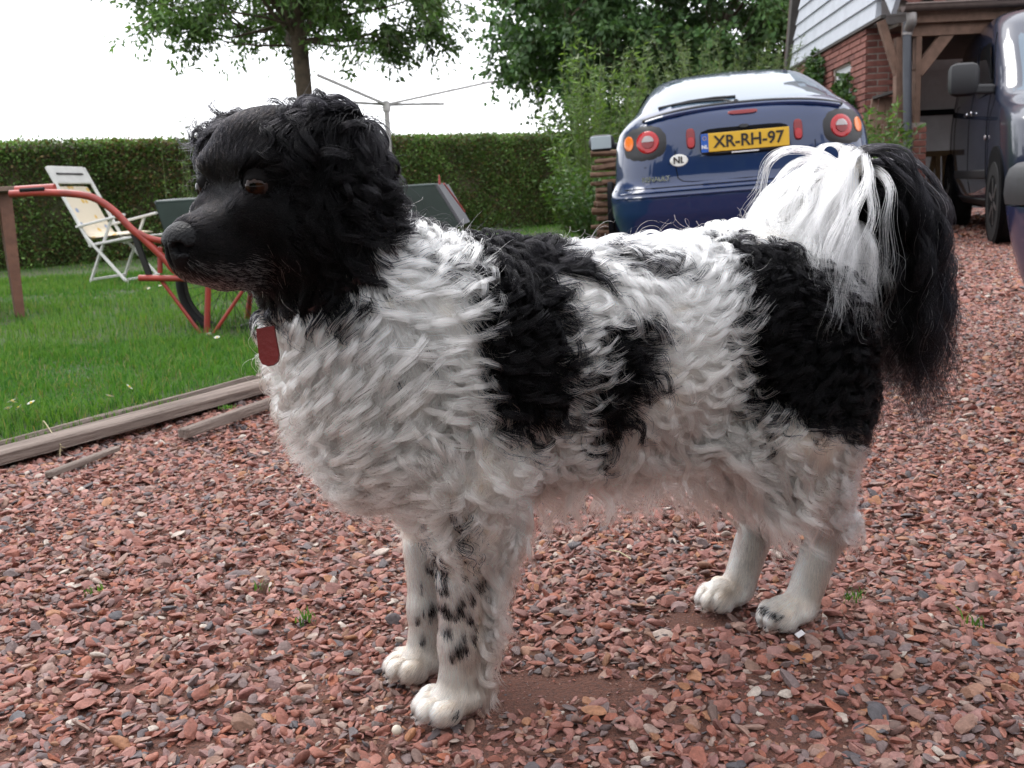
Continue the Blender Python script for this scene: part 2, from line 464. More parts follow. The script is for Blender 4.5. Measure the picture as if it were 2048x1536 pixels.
bc, _ = coat_colour(BV)
m_skin = mat('dog_skin', (.5, .4, .35), .75, attr='col', spec=.05)
hp = (BV - H_O) @ HR.T
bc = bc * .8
eye_d = np.min([np.linalg.norm(BV - e, axis=1) for e in EYE], 0)
bc[eye_d < .0175] = (.004, .0035, .0035)
mouth = (np.abs(hp[:, 2] + .071 + .05 * np.maximum(hp[:, 0] - .1, 0)) < .0035) & (hp[:, 0] > .06)
bc[mouth] = (.02, .008, .008)
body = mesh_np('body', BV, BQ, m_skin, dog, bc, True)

# --- eyes and nose
m_eye = mat('eye_gloss', (.02, .01, .01), .05, attr='col', spec=.15)
bm = bmesh.new(); bmesh.ops.create_uvsphere(bm, u_segments=32, v_segments=24, radius=EYE_R)
ev = np.array([v.co[:] for v in bm.verts]); ef = [[v.index for v in f.verts] for f in bm.faces]; bm.free()
for e, s in zip(EYE, (1, -1)):
    gaze = HX * .9 + HY * (.35 * s + .12) - HZ * .02; gaze /= np.linalg.norm(gaze)
    a = np.degrees(np.arccos(np.clip(ev @ gaze / EYE_R, -1, 1)))[:, None]
    c = np.where(a < 20, (.001, .001, .001), np.where(a < 46, (.015, .0052, .0022), np.where(a < 54, (.008, .004, .003), (.03, .02, .018))))
    mesh_np('eye', e + ev, ef, m_eye, dog, c, True)
def blob_mesh(pl, lo, hi, h):
    lo = np.array(lo); n = np.ceil((np.array(hi) - lo) / h).astype(int) + 1
    P = np.stack(np.meshgrid(*[lo[i] + h * np.arange(n[i]) for i in range(3)], indexing='ij'), -1)
    d = np.full(P.shape[:3], .1)
    for pr in pl:
        q = evalp(pr, P); k = pr[2]
        if pr[3]: q = -q; hh = np.maximum(k - np.abs(d - q), 0) / k; d = np.maximum(d, q) + hh * hh * k / 4
        else: hh = np.maximum(k - np.abs(d - q), 0) / k; d = np.minimum(d, q) - hh * hh * k / 4
    return surface_nets(d.astype(np.float32), lo, h)
E3 = lambda c, r, k=.004, op=0: ('e', (np.array(c, float), np.array(r, float), None), k, op, '')
NV, NQ = blob_mesh([E3((0, 0, 0), (.016, .0195, .0155)), E3((-.006, 0, .006), (.016, .017, .011), .008), E3((.004, 0, -.010), (.010, .011, .011), .006),
                    E3((.013, .0095, -.001), (.009, .0048, .0042), .003, 1), E3((.013, -.0095, -.001), (.009, .0048, .0042), .003, 1),
                    E3((.006, .017, -.004), (.009, .005, .0024), .003, 1), E3((.006, -.017, -.004), (.009, .005, .0024), .003, 1),
                    E3((.02, 0, -.008), (.009, .0012, .012), .002, 1)], (-.026, -.026, -.026), (.024, .026, .024), .0011)
m_nose = mat('nose_leather', (.0035, .0035, .0042), .42, spec=.13, bump=.35, bscale=420)
NOSE_C = (.141, 0, -.041)
NW = np.array([hd(NOSE_C[0] + p[0] * 1.2, NOSE_C[1] + p[1] * 1.2, NOSE_C[2] + p[2] * 1.2) for p in NV])
mesh_np('nose', NW, NQ, m_nose, dog, None, True)

# ---------------------------------------------------------------- fur
REG = {  # length, wave size, wave turns, lift, flow
    'body': (.088, .0085, 1.6, .42, (-.85, 0, -.50)), 'belly': (.105, .0070, 1.6, .30, (-.40, 0, -.9)),
    'chest': (.092, .0135, 2.3, .58, (-.05, 0, -1)), 'neck': (.086, .0130, 2.3, .42, (-.22, 0, -1.)),
    'shoulder': (.086, .0125, 2.2, .48, (-.2, 0, -1.)), 'rump': (.076, .0085, 1.9, .42, (-.25, 0, -1.)),
    'thigh': (.074, .0115, 2.1, .46, (-.12, 0, -1.)), 'foreleg': (.0165, .0010, .6, .34, (-.3, 0, -1)),
    'shank': (.0195, .0012, .6, .34, (-.2, 0, -1)), 'pastern': (.015, .0006, .5, .3, (.1, 0, -1)), 'paw': (.012, .0004, .5, .3, (.75, 0, -.6)),
    'upper_foreleg': (.044, .0060, 1.3, .36, (-.35, .05, -1)), 'lower_thigh': (.050, .0070, 1.5, .38, (-.25, 0, -1)),
    'tail': (.05, .004, .8, .4, (-.4, .1, -.6)),
    'skull': (.0150, .0004, .5, .26, None), 'brow': (.012, 0, 0, .35, None), 'muzzle': (.009, 0, 0, .28, None), 'eye': (.006, 0, 0, .15, None),
    'jaw': (.016, 0, 0, .25, None), 'cheek': (.026, .002, .5, .25, None), 'ear': (.092, .0095, 1.8, .28, (.06, .08, -1))}
HEADFLOW = -HX * .9 - HZ * .22; CROWNFLOW = -HX * .8 + HZ * .5
def region_params(P):
    n = len(P); acc = np.zeros((n, 7)); wt = np.zeros(n)
    for pr in prims:
        if pr[4] == 'eye': continue
        d = evalp(pr, P); w = np.exp(-np.clip(d, 0, .2) / .010) + 1e-9
        L, cr_, ct, lf, fl = REG[pr[4]]; fl = (CROWNFLOW if pr[4] in ('skull', 'brow') else HEADFLOW) if fl is None else np.array(fl)
        acc += w[:, None] * np.array([L, cr_, ct, lf, *fl]); wt += w
    return acc / wt[:, None]

tri = np.concatenate([BQ[:, [0, 1, 2]], BQ[:, [0, 2, 3]]])
A, B_, C_ = BV[tri[:, 0]], BV[tri[:, 1]], BV[tri[:, 2]]
area = np.linalg.norm(np.cross(B_ - A, C_ - A), axis=1) / 2; cum = np.cumsum(area); cum /= cum[-1]
def sample_surface(n, seed):
    r = np.random.default_rng(seed); t = np.searchsorted(cum, r.random(n)); u = r.random(n); v = r.random(n)
    f = u + v > 1; u[f] = 1 - u[f]; v[f] = 1 - v[f]
    return A[t] + (B_[t] - A[t]) * u[:, None] + (C_[t] - A[t]) * v[:, None]
def thin(P, cell):
    k = np.floor(P / cell).astype(np.int64); key = k[:, 0] * 73856093 ^ k[:, 1] * 19349663 ^ k[:, 2] * 83492791
    _, i = np.unique(key, return_index=True); return P[np.sort(i)]
def nrm(v): return v / np.maximum(np.linalg.norm(v, axis=-1, keepdims=True), 1e-9)
def basis(d):
    a = np.where(np.abs(d[..., 2:3]) < .9, np.array([0, 0, 1.]), np.array([1., 0, 0])); b1 = nrm(np.cross(d, a)); return b1, np.cross(d, b1)
def keep_far(P, r):          # thinner coat on the side nobody sees
    return (P[:, 1] > -.03) | (r.random(len(P)) < .4) | (P[:, 0] > .33)

def trace(root, n, par, K, grav=.35, seed=2, stiff=.55, hmin=.16):
    r = np.random.default_rng(seed); N = len(root)
    L = par[:, 0:1] * r.uniform(.8, 1.15, (N, 1)); lift = par[:, 3:4]
    fl = par[:, 4:7] + r.normal(size=(N, 3)) * .10
    wv = np.stack([vnoise(root, 26, 21), vnoise(root, 26, 22), vnoise(root, 26, 23)], 1) * SWIRL   # the coat parts and swirls
    fl = fl + wv * (L > .02)
    flt = nrm(fl - n * np.sum(fl * n, 1, keepdims=True))
    d = nrm(n * (lift + .25) + flt); pos = root.copy(); out = [pos.copy()]; step = L / (K - 1)
    for i in range(1, K):
        s = i / (K - 1)
        pos = pos + d * step; h = samp(pos)[:, None]; g = grad(pos)
        want = L * lift * hmin * (1 - (1 - s) ** 2) + .001
        pos = pos + g * np.maximum(want - h, 0)
        t = fl - g * np.sum(fl * g, 1, keepdims=True) * np.where(h < .03, 1, .2); t = nrm(t)
        d = nrm(d * stiff + (1 - stiff) * (t + g * lift * (1 - s) * .7 + np.array([0, 0, -1.]) * grav * s))
        out.append(pos.copy())
    return np.stack(out, 1)                         # N,K,3

def locks(guides, gn, par, nch, rad, clump, seed, lenvar=(.45, 1.06), frizz=.0012, proj=True, curl=None):
    r = np.random.default_rng(seed); N, K, _ = guides.shape
    d = nrm(np.diff(guides, axis=1, append=guides[:, -1:] * 2 - guides[:, -2:-1])); b1, b2 = basis(d)
    s = np.linspace(0, 1, K); cr_ = par[:, 1] * r.uniform(.6, 1.35, N); ct = par[:, 2] * 1.22 * r.uniform(.85, 1.15, N); r0_ = guides[:, 0]; ph = vnoise(r0_, 30, 41) * 4 + r.normal(size=N) * 1.1
    hel = np.clip((par[:, 2] - .9), .2, .75) * np.where(vnoise(r0_, 22, 44) > 0, 1, -1)
    b1 = nrm(np.cross(d, np.broadcast_to(gn[:, None], d.shape))); b2 = np.cross(b1, d)
    gi = np.repeat(np.arange(N), nch); M = len(gi)
    th = r.uniform(0, 6.28, M); rr = rad * np.sqrt(r.random(M)); nb1, nb2 = basis(gn)
    off = nb1[gi] * (rr * np.cos(th))[:, None] + nb2[gi] * (rr * np.sin(th))[:, None]
    c0 = guides[gi, 0] + off
    if proj:
        for _ in range(2): c0 = c0 - grad(c0) * samp(c0)[:, None]
    off = c0 - guides[gi, 0]
    lv = r.uniform(*lenvar, M)
    P = np.empty((M, K, 3))
    cl = clump * r.uniform(.75, 1.05, M)
    fz = r.normal(size=(M, 3)) * frizz; fz2 = r.normal(size=(M, 3)) * frizz
    dph = r.normal(size=M) * .45
    for k in range(K):
        q = np.minimum(s[k] * lv * (K - 1), K - 1.0001); i = q.astype(int); f = (q - i)[:, None]
        base = guides[gi, i] * (1 - f) + guides[gi, i + 1] * f
        ss = s[k] * lv
        a = cr_[gi] * np.minimum(1, ss * 1.8) * (1.15 - .25 * ss); phi = ph[gi] + 2 * np.pi * ct[gi] * (ss ** 1.45) + dph * ss
        B1 = b1[gi, i]; B2 = b2[gi, i]
        base = base + B1 * (a * np.cos(phi))[:, None] + B2 * (a * hel[gi] * np.sin(phi))[:, None]
        P[:, k] = base + off * (1 - np.minimum(cl, .97) * (ss ** .5))[:, None] + fz * ss[:, None] + fz2 * (ss ** 2)[:, None] * 1.8
    return P, gi

def push_out(P, eps=.0012):
    sh = P.shape; q = P[:, 1:].reshape(-1, 3); h = samp(q); bad = h < eps
    if bad.any():
        qb = q[bad]; q[bad] = qb + grad(qb) * (eps - h[bad])[:, None]
    P[:, 1:] = q.reshape(sh[0], sh[1] - 1, 3); return P

def curves_obj(name, P, col, r0, r1, m, parent, kind='stuff'):
    N, K, _ = P.shape
    hc = bpy.data.hair_curves.new(name); hc.add_curves([K] * N)
    hc.attributes['position'].data.foreach_set('vector', P.astype(np.float32).ravel())
    ra = hc.attributes.get('radius') or hc.attributes.new('radius', 'FLOAT', 'POINT')
    s = np.linspace(0, 1, K); rad = np.outer(np.ones(N) if np.isscalar(r0) else r0, 1 - (1 - r1) * s ** 1.6) * (r0 if np.isscalar(r0) else 1)
    ra.data.foreach_set('value', rad.astype(np.float32).ravel())
    ca = hc.attributes.new('col', 'FLOAT_COLOR', 'POINT')
    c = np.ones((N, K, 4), dtype=np.float32); c[..., :3] = col[:, None, :] if col.ndim == 2 else col
    ca.data.foreach_set('color', c.ravel())
    hc.materials.append(m); hc.update_tag()
    return tag(link(bpy.data.objects.new(name, hc), parent), kind=kind)

def hair_mat(name, rough=.24, rr=.45):
    m = bpy.data.materials.new(name); m.use_nodes = True; n = m.node_tree
    n.nodes.remove(n.nodes['Principled BSDF'])
    h = n.nodes.new('ShaderNodeBsdfHairPrincipled'); h.model = 'CHIANG'; h.parametrization = 'COLOR'
    a = n.nodes.new('ShaderNodeAttribute'); a.attribute_name = 'col'
    n.links.new(a.outputs['Color'], h.inputs['Color'])
    h.inputs['Roughness'].default_value = rough; h.inputs['Radial Roughness'].default_value = rr
    h.inputs['Coat'].default_value = 0.
    io = n.nodes.new('ShaderNodeMapRange'); io.inputs[1].default_value = .01; io.inputs[2].default_value = .4; io.inputs[3].default_value = 1.17; io.inputs[4].default_value = 1.45
    n.links.new(a.outputs['Fac'], io.inputs[0]); n.links.new(io.outputs[0], h.inputs['IOR'])
    n.links.new(h.outputs[0], n.nodes['Material Output'].inputs[0]); return m
m_hair = hair_mat('coat_hair')

r_ = np.random.default_rng(11)
allp = sample_surface(900000, 1)
allp = allp[np.min([np.linalg.norm(allp - e, axis=1) for e in EYE], 0) > .0162]
nose_w = hd(*NOSE_C)
allp = allp[np.linalg.norm(allp - nose_w, axis=1) > .0185]
allp = allp[allp[:, 2] > .006]
tail_d = np.min([evalp(p, allp) for p in prims if p[4] == 'tail'], 0); oth = np.min([evalp(p, allp) for p in prims if p[4] in ('rump', 'thigh')], 0)
allp = allp[~((tail_d < .006) & (oth > .012))]
par = region_params(allp)
nn = grad(allp)
# feathering behind the forelegs and the trousers behind the thighs
back = np.clip(-nn[:, 0] - .1, 0, 1); zz = allp[:, 2]
fea = back * (zz > .05) * (zz < .26) * (allp[:, 0] > .1)
par[:, 0] += fea * .095; par[:, 1] += fea * .004; par[:, 2] += fea * .4; par[:, 4] -= fea * .5
long_ = par[:, 0] > .021
# long coat
cand = allp[long_]; cp = par[long_]; cn = nn[long_]
sel_key = np.floor(cand / LCELL).astype(np.int64); key = sel_key[:, 0] * 73856093 ^ sel_key[:, 1] * 19349663 ^ sel_key[:, 2] * 83492791
_, ii = np.unique(key, return_index=True)
ii = ii[keep_far(cand[ii], r_)]
gr, gp, gnm = cand[ii], cp[ii], cn[ii]
K = 19
# extra feathering behind the forelegs and a fringe under the belly
def extra(mask, cell, L, cr1, ct1, lift, flow, sd):
    global gr, gp, gnm
    c, n_ = allp[mask], nn[mask]; k_ = np.floor(c / cell).astype(np.int64); key_ = k_[:, 0] * 73856093 ^ k_[:, 1] * 19349663 ^ k_[:, 2] * 83492791; _, j = np.unique(key_, return_index=True)
    q_ = np.tile(np.array([L, cr1, ct1, lift, *flow]), (len(j), 1)); q_[:, 0] *= np.random.default_rng(sd).uniform(.6, 1.2, len(j))
    gr = np.concatenate([gr, c[j]]); gp = np.concatenate([gp, q_]); gnm = np.concatenate([gnm, n_[j]])
extra((nn[:, 0] < -.35) & (zz > .065) & (zz < .25) & (allp[:, 0] > .13), .016, .066, .006, 1.5, .75, (-.55, .18, -1.), 1)
extra((nn[:, 2] < -.45) & (zz > .18) & (zz < .33) & (allp[:, 0] > -.2) & (allp[:, 0] < .2), .012, .10, .007, 1.5, .75, (-.45, .15, -1.), 2)
hq = (allp - H_O) @ HR.T
extra((hq[:, 1] < -.058) & (hq[:, 2] > -.01) & (hq[:, 0] > -.09) & (hq[:, 0] < .05), .011, .055, .006, 1.6, 1.1, (-.15, -.6, .35), 5)
extra((nn[:, 0] < -.3) & (zz > .14) & (zz < .30) & (allp[:, 0] < -.2), .011, .06, .006, 1.6, .7, (-.5, .15, -1.), 3)
GD = trace(gr, gnm, gp, K)
LP, gi = locks(GD, gnm, gp, NCH, LRAD, .95, 31)
LP = push_out(LP)
mid = LP[:, 15] * .6 + LP[:, 12] * .4
gm = GD[:, 13]
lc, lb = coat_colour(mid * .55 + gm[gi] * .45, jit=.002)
lmul = 1 + .06 * r_.normal(size=(len(GD), 1)); lc = np.clip(lc * lmul[gi], .003, .95)
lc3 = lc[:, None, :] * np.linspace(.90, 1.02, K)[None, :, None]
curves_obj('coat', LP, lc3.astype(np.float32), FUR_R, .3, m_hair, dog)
print('long locks', len(gr), 'strands', len(LP))
# soft undercoat filling in between the locks
uc = np.flatnonzero(long_); uc = r_.choice(uc, min(len(uc), 90000), replace=False); uc = uc[keep_far(allp[uc], r_)]
up_ = par[uc].copy(); up_[:, 0] *= .45
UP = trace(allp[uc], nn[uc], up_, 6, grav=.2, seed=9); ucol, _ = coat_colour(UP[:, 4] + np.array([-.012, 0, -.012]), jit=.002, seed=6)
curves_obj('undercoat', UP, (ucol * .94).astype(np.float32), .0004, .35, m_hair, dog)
# flyaway single hairs
fi = r_.choice(len(LP), len(LP) // 60, replace=False)
fp = LP[fi] + (r_.normal(size=(len(fi), 1, 3)) * .012 + gnm[gi[fi]][:, None] * .012) * (np.linspace(0, 1, K) ** 1.5)[None, :, None]
curves_obj('stray_hair', fp, lc[fi], .00016, .35, m_hair, dog)
# short coat: face, legs, paws
sp_ = allp[~long_ & ((allp[:, 1] > -.06) | (allp[:, 0] > .3) | (r_.random(len(allp)) < .3))]; sn = grad(sp_); spar = region_params(sp_)
SP = trace(sp_, sn, spar, 6, grav=.1, seed=5, stiff=.5)
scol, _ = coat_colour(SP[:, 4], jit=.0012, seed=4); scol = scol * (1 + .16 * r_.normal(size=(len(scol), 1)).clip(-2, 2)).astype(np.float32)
light = (r_.random(len(scol)) < .16) & (scol[:, 0] < .02); scol[light] = (.024, .019, .017); scol = np.clip(scol, .003, .88)
curves_obj('short_coat', SP, scol, .00028, .3, m_hair, dog)
print('short', len(SP))

# --- tail plume
def bone_at(t):
    q = np.clip(t, 0, .9999) * (len(BONE) - 1); i = q.astype(int); f = (q - i)[:, None]
    return BONE[i] * (1 - f) + BONE[i + 1] * f, nrm(BONE[i + 1] - BONE[i])
NT = 640; r = np.random.default_rng(77)
t = r.uniform(.03, 1., NT) ** .85; bp, bt = bone_at(t)
ang = r.uniform(0, 6.28, NT); side = np.array([0, 1., 0]); upv = nrm(np.cross(bt, np.broadcast_to(side, bt.shape)))
upv = np.where(upv[:, 2:3] < 0, -upv, upv)
ang = np.where((t > .5) & (np.cos(ang) > .2), ang + 1.57, ang)
rad_dir = upv * np.cos(ang)[:, None] + side * np.sin(ang)[:, None]
root = bp + rad_dir * .012
white = (t + np.clip(r.normal(size=NT) * .05, -.05, .1) < .50) & ~((np.cos(ang) < -.1) & (t > .22))
Lt = np.where(white, r.uniform(.17, .29, NT), r.uniform(.15, .30, NT)) * np.where(white, np.where(t < .3, .52 + .6 * t, .90 + .4 * t), 1.)
fwd = np.where(white, np.where(t < .28, .32, .85 - t * .8), -.12 + r.normal(size=NT) * .10)
d = nrm(rad_dir * np.where(white, .42, .26)[:, None] + bt * np.where(white, .05, .18)[:, None] + np.stack([fwd, .25 * np.ones(NT), .12 * np.ones(NT)], 1) + r.normal(size=(NT, 3)) * .12)
keepg = white | (r.random(NT) < .62); t, bp, bt, root, rad_dir, white, Lt, d = [q_[keepg] for q_ in (t, bp, bt, root, rad_dir, white, Lt, d)]; NT = len(t)
KT = 18; pos = root.copy(); TG = [pos.copy()]
for k in range(1, KT):
    s = k / (KT - 1); pos = pos + d * (Lt / (KT - 1))[:, None]
    h = samp(pos)[:, None]; g = grad(pos); near = (h < .014) & (h > -.05)
    pos = pos + np.where(near, g * (.014 - h) * .8, 0)
    d = nrm(d + np.array([0, 0, -1.]) * np.where(white, .13 + .3 * s, .34 + .3 * s)[:, None] + np.stack([np.where(white, .07, 0), np.zeros(NT), np.zeros(NT)], 1) + r.normal(size=(NT, 3)) * .03)
    TG.append(pos.copy())
TG = np.stack(TG, 1)
kg = ~(white & ((TG[:, :, 0].max(1) > -.222) | (TG[:, :, 2].max(1) > .612))); TG, white, rad_dir, t = TG[kg], white[kg], rad_dir[kg], t[kg]; NT = len(TG)
tp = np.zeros((NT, 7)); tp[:, 1] = np.where(white, .0055, .0085); tp[:, 2] = np.where(white, 1.5, 2.4)
TP, tgi = locks(TG, rad_dir, tp, NTAIL, .0090, .88, 78, lenvar=(.38, 1.12), frizz=.0035, proj=False)
TP = push_out(TP, .003)
tc = np.where(white[tgi][:, None], np.array([.90, .87, .83]), BLACK * 1.3) * (1 + .08 * r.normal(size=(len(tgi), 1)))
flip = r.random(len(tgi)) < .03; tc[flip] = np.array([.35, .33, .32])
curves_obj('tail_plume', TP, np.clip(tc, .003, .95).astype(np.float32), .00027, .3, m_hair, dog)

m_claw = mat('claw_horn', (.012, .010, .010), .4)
q = MB(); q.tube([(-.006, 0, .003), (0, 0, .001), (.006, 0, -.004)], [.0030, .0026, .0008], 8); cl0 = q.obj('claw', m_claw, dog, True)
for i, c_ in enumerate(CLAWS):
    o = cl0 if i == 0 else cl0.copy()
    if i: COL.objects.link(o); o.parent = dog
    o.location = c_
# --- collar with its tag
m_colb = mat('collar_strap', (.030, .008, .007), .6)
m_col = mat('collar_leather', (.12, .012, .010), .5, spec=.2, bump=.2, bscale=200)
ca, cb = np.array([.245, 0, .435]), np.array([.325, .008, .55]); cd = nrm(cb - ca); cc = ca + cd * .088
u1 = nrm(np.cross(cd, np.array([0, 1., 0]))); u2 = np.cross(cd, u1)
q = MB()
ring = []
for i in range(49):
    a = 2 * math.pi * i / 48; dr = u1 * math.cos(a) + u2 * math.sin(a)
    R0 = np.linspace(.05, .2, 60); hh_ = samp(cc + dr * R0[:, None]); R0 = R0[np.argmax(hh_ > .0)]
    ring.append([cc + dr * (R0 + rr_) + cd * hh for rr_, hh in ((.0, -.007), (.003, -.007), (.003, .007), (.0, .007), (.0, -.007))])
q.grid(ring); coll = q.obj('collar', m_colb, dog, True)
tx, tz = px2dog(536, 692, .05)
q = MB(); oc = [(-.0085, .017), (.0085, .017), (.0095, -.010), (.0075, -.0155), (.003, -.018), (-.003, -.018), (-.0075, -.0155), (-.0095, -.010)]
q.add([(x_ - 0, a_ * 1.05, b_ * 1.1) for x_ in (-.0022, .0022) for a_, b_ in oc], [tuple(range(8)), tuple(range(15, 7, -1))] + [(i, (i + 1) % 8, 8 + (i + 1) % 8, 8 + i) for i in range(8)])
tg = q.obj('tag', m_col, coll, True); tg.location = (tx, .05, tz); tg.rotation_euler = (math.radians(8), math.radians(-16), math.radians(62))
m_rivet = mat('tag_rivet', (.5, .5, .5), .3, 1.)
# ================================================================ GROUND, GRAVEL, LAWN
EDGE = np.array([(-3.6, -1.6), (-2.30, .55), (-1.251, 2.431), (-.781, 3.268), (-.25, 4.35), (.15, 5.6), (.55, 7.6), (1.0, 11.5), (1.55, 16.), (1.9, 22.), (2.4, 40)])
def edge_x(y): return np.interp(y, EDGE[:, 1], EDGE[:, 0])

m_soil = mat('driveway_fines', (.20, .080, .052), .95, noise=.5, nscale=170, bump=1., bscale=330, noise_col=(.10, .048, .036))
_n = m_soil.node_tree
ys = np.concatenate([np.linspace(-3, 3, 61), np.linspace(3.2, 12, 45), np.linspace(13, 60, 24), [120, 260]])
xs = np.concatenate([[-160, -60, -20], np.linspace(-8, 8, 81), [20, 60, 160]])
gx, gy = np.meshgrid(xs, ys, indexing='ij')
def gz(x, y):
    p = np.stack([x, y], -1).reshape(-1, 2)
    z = vnoise(p, 2.2, 51) * .010 + vnoise(p, 7, 52) * .004
    return z.reshape(np.shape(x)) * np.clip((np.shape(x) and 1) * np.exp(-np.maximum(np.asarray(y) - 6, 0) / 4), 0, 1)
gzv = gz(gx, gy) - .012
V = np.stack([gx, gy, gzv], -1).reshape(-1, 3); a, b = gx.shape
I = np.arange(a * b).reshape(a, b); Q = np.stack([I[:-1, :-1], I[1:, :-1], I[1:, 1:], I[:-1, 1:]], -1).reshape(-1, 4)
tag(mesh_np('ground', V, Q, m_soil, None, None, True), kind='structure')

# lawn sheet
m_turf = mat('turf', (.030, .060, .012), .9, noise=.5, nscale=3.0, bump=.5, bscale=70, noise_col=(.055, .062, .022))
yy = np.concatenate([np.linspace(-1.6, 8, 70), np.linspace(8.4, 40, 40)])
V = []; nx = 60
for y in yy:
    xe = edge_x(y); 
    for k in range(nx): 
        f = (k / (nx - 1)) ** 2.2; V.append((xe - .02 - f * 30, y, .030 + .012 * math.sin(xe * 3 - f * 40) * f - (0.05 if k == 0 else 0)))
V = np.array(V); V[:, 2] += vnoise(V[:, :2], 2.5, 53) * .014 * (V[:, 2] > 0)
I = np.arange(len(yy) * nx).reshape(len(yy), nx); Q = np.stack([I[:-1, :-1], I[1:, :-1], I[1:, 1:], I[:-1, 1:]], -1).reshape(-1, 4)[:, ::-1]
tag(mesh_np('lawn', V, Q, m_turf, None, None, True), kind='structure')
def lawn_z(x, y): return .030 + vnoise(np.stack([x, y], -1), 2.5, 53) * .014

# gravel: stones of eight shapes, scattered in layers
rocks = bpy.data.collections.new('gravel_stones')
m_stone = bpy.data.materials.new('gravel_stone'); m_stone.use_nodes = True
n = m_stone.node_tree; bs = n.nodes['Principled BSDF']; oi = n.nodes.new('ShaderNodeObjectInfo')
rp = n.nodes.new('ShaderNodeValToRGB'); rp.color_ramp.interpolation = 'LINEAR'
STC = [(.0, (.165, .058, .042)), (.07, (.25, .088, .058)), (.14, (.15, .066, .056)), (.22, (.30, .125, .088)), (.29, (.205, .080, .066)), (.36, (.34, .170, .135)), (.43, (.195, .090, .080)),
       (.49, (.265, .080, .038)), (.55, (.28, .145, .125)), (.61, (.165, .120, .115)), (.67, (.14, .095, .088)), (.73, (.072, .068, .074)), (.78, (.31, .135, .06)), (.83, (.21, .135, .115)), (.88, (.30, .18, .135)), (.92, (.12, .078, .070)), (.96, (.21, .11, .085)), (.992, (.40, .34, .29))]
STC = [(p, tuple(min(.8, v * 1.14 + .008) for k, v in enumerate(c))) for p, c in STC]
el = rp.color_ramp.elements
el[0].position, el[0].color = STC[0][0], (*STC[0][1], 1); el[1].position, el[1].color = STC[1][0], (*STC[1][1], 1)
for p, c in STC[2:]:
    e = el.new(p); e.color = (*c, 1)
n.links.new(oi.outputs['Random'], rp.inputs[0])
tc = n.nodes.new('ShaderNodeTexCoord'); tn = n.nodes.new('ShaderNodeTexNoise'); tn.inputs['Scale'].default_value = 2.2; tn.inputs['Detail'].default_value = 8; tn.inputs['Roughness'].default_value = .7
n.links.new(tc.outputs['Object'], tn.inputs['Vector'])
mr = n.nodes.new('ShaderNodeMapRange'); mr.inputs[1].default_value = .3; mr.inputs[2].default_value = .7; mr.inputs[3].default_value = .62; mr.inputs[4].default_value = 1.3
n.links.new(tn.outputs['Fac'], mr.inputs[0])
mm = n.nodes.new('ShaderNodeMix'); mm.data_type = 'RGBA'; mm.blend_type = 'MULTIPLY'; mm.inputs[0].default_value = 1
cb_ = n.nodes.new('ShaderNodeCombineColor'); [n.links.new(mr.outputs[0], cb_.inputs[i]) for i in range(3)]
n.links.new(rp.outputs[0], mm.inputs[6]); n.links.new(cb_.outputs[0], mm.inputs[7]); n.links.new(mm.outputs[2], bs.inputs['Base Color'])
bs.inputs['Roughness'].default_value = .62; bs.inputs['Specular IOR Level'].default_value = .35
bp = n.nodes.new('ShaderNodeBump'); bp.inputs['Strength'].default_value = .3; bp.inputs['Distance'].default_value = .05
n.links.new(tn.outputs['Fac'], bp.inputs['Height']); n.links.new(bp.outputs[0], bs.inputs['Normal'])

def rock_mesh(seed, sub=2):
    r = np.random.default_rng(seed); bm = bmesh.new(); bmesh.ops.create_icosphere(bm, subdivisions=sub, radius=1)
    v = np.array([p.co[:] for p in bm.verts]); f = np.array([[q.index for q in fc.verts] for fc in bm.faces]); bm.free()
    # chip the ball with random planes: broken stone with flat faces
    for _ in range(r.integers(7, 11)):
        d = nrm(r.normal(size=3)); lim = r.uniform(.36, .74); h = v @ d; over = h > lim; v[over] -= np.outer((h[over] - lim), d)
    v *= np.array([1, r.uniform(.55, .85), r.uniform(.24, .46)]); v *= 1 + vnoise(v, 3.5, seed)[:, None] * .03
    return v / np.abs(v).max(), f
if 'nrm' not in globals():
    def nrm(v): return v / np.maximum(np.linalg.norm(v, axis=-1, keepdims=True), 1e-9)
for k in range(10):
    v, f = rock_mesh(100 + k)
    me = bpy.data.meshes.new('stone'); me.from_pydata(v.tolist(), [], f.tolist()); me.materials.append(m_stone)
    if k % 5 == 0: me.polygons.foreach_set('use_smooth', np.ones(len(f), dtype=bool))
    rocks.objects.link(bpy.data.objects.new('stone', me))

def scatter(y0, y1, dens, smin, smax, seed, zlift=0., xr=.60, xpad=.25):
    r = np.random.default_rng(seed); area = xr * (y1 * y1 - y0 * y0) + 2 * xpad * (y1 - y0); N = int(area * dens)
    y = np.sqrt(r.uniform(y0 * y0, y1 * y1, N)); x = r.uniform(-1, 1, N) * (xr * y + xpad)
    ok = x > edge_x(y) + .015; x, y = x[ok], y[ok]; N = len(x)
    sz = smin + (smax - smin) * r.random(N) ** 2.2
    bare = np.hypot((x - .0) / 1.6, (y - 1.115) / .8)       # scuffed patch of fines behind the front paw
    # patches of bare fines where paws have scuffed the stones away
    k = np.ones(N, bool)
    for (bx, by, br) in ((.005, 1.13, .062), (.085, 1.12, .04), (.24, 1.31, .035)):
        dd = np.hypot((x - bx) * .8, (y - by) * 1.25) + vnoise(np.stack([x, y], -1), 45, 3) * .02
        k &= (dd > br) | (r.random(N) < .75) ; sz = np.where(dd < br, sz * r.uniform(.12, .34, N), sz)
    x, y, sz = x[k], y[k], sz[k]; N = len(x)
    z = gz(x, y) - .012 + sz * r.uniform(.05, .42, N) + zlift * r.random(N)
    rot = np.stack([r.normal(size=N) * .38, r.normal(size=N) * .38, r.uniform(0, 6.28, N)], 1)
    return np.stack([x, y, z], 1), rot, np.repeat(sz[:, None], 3, 1) * r.uniform(.8, 1.2, (N, 3))
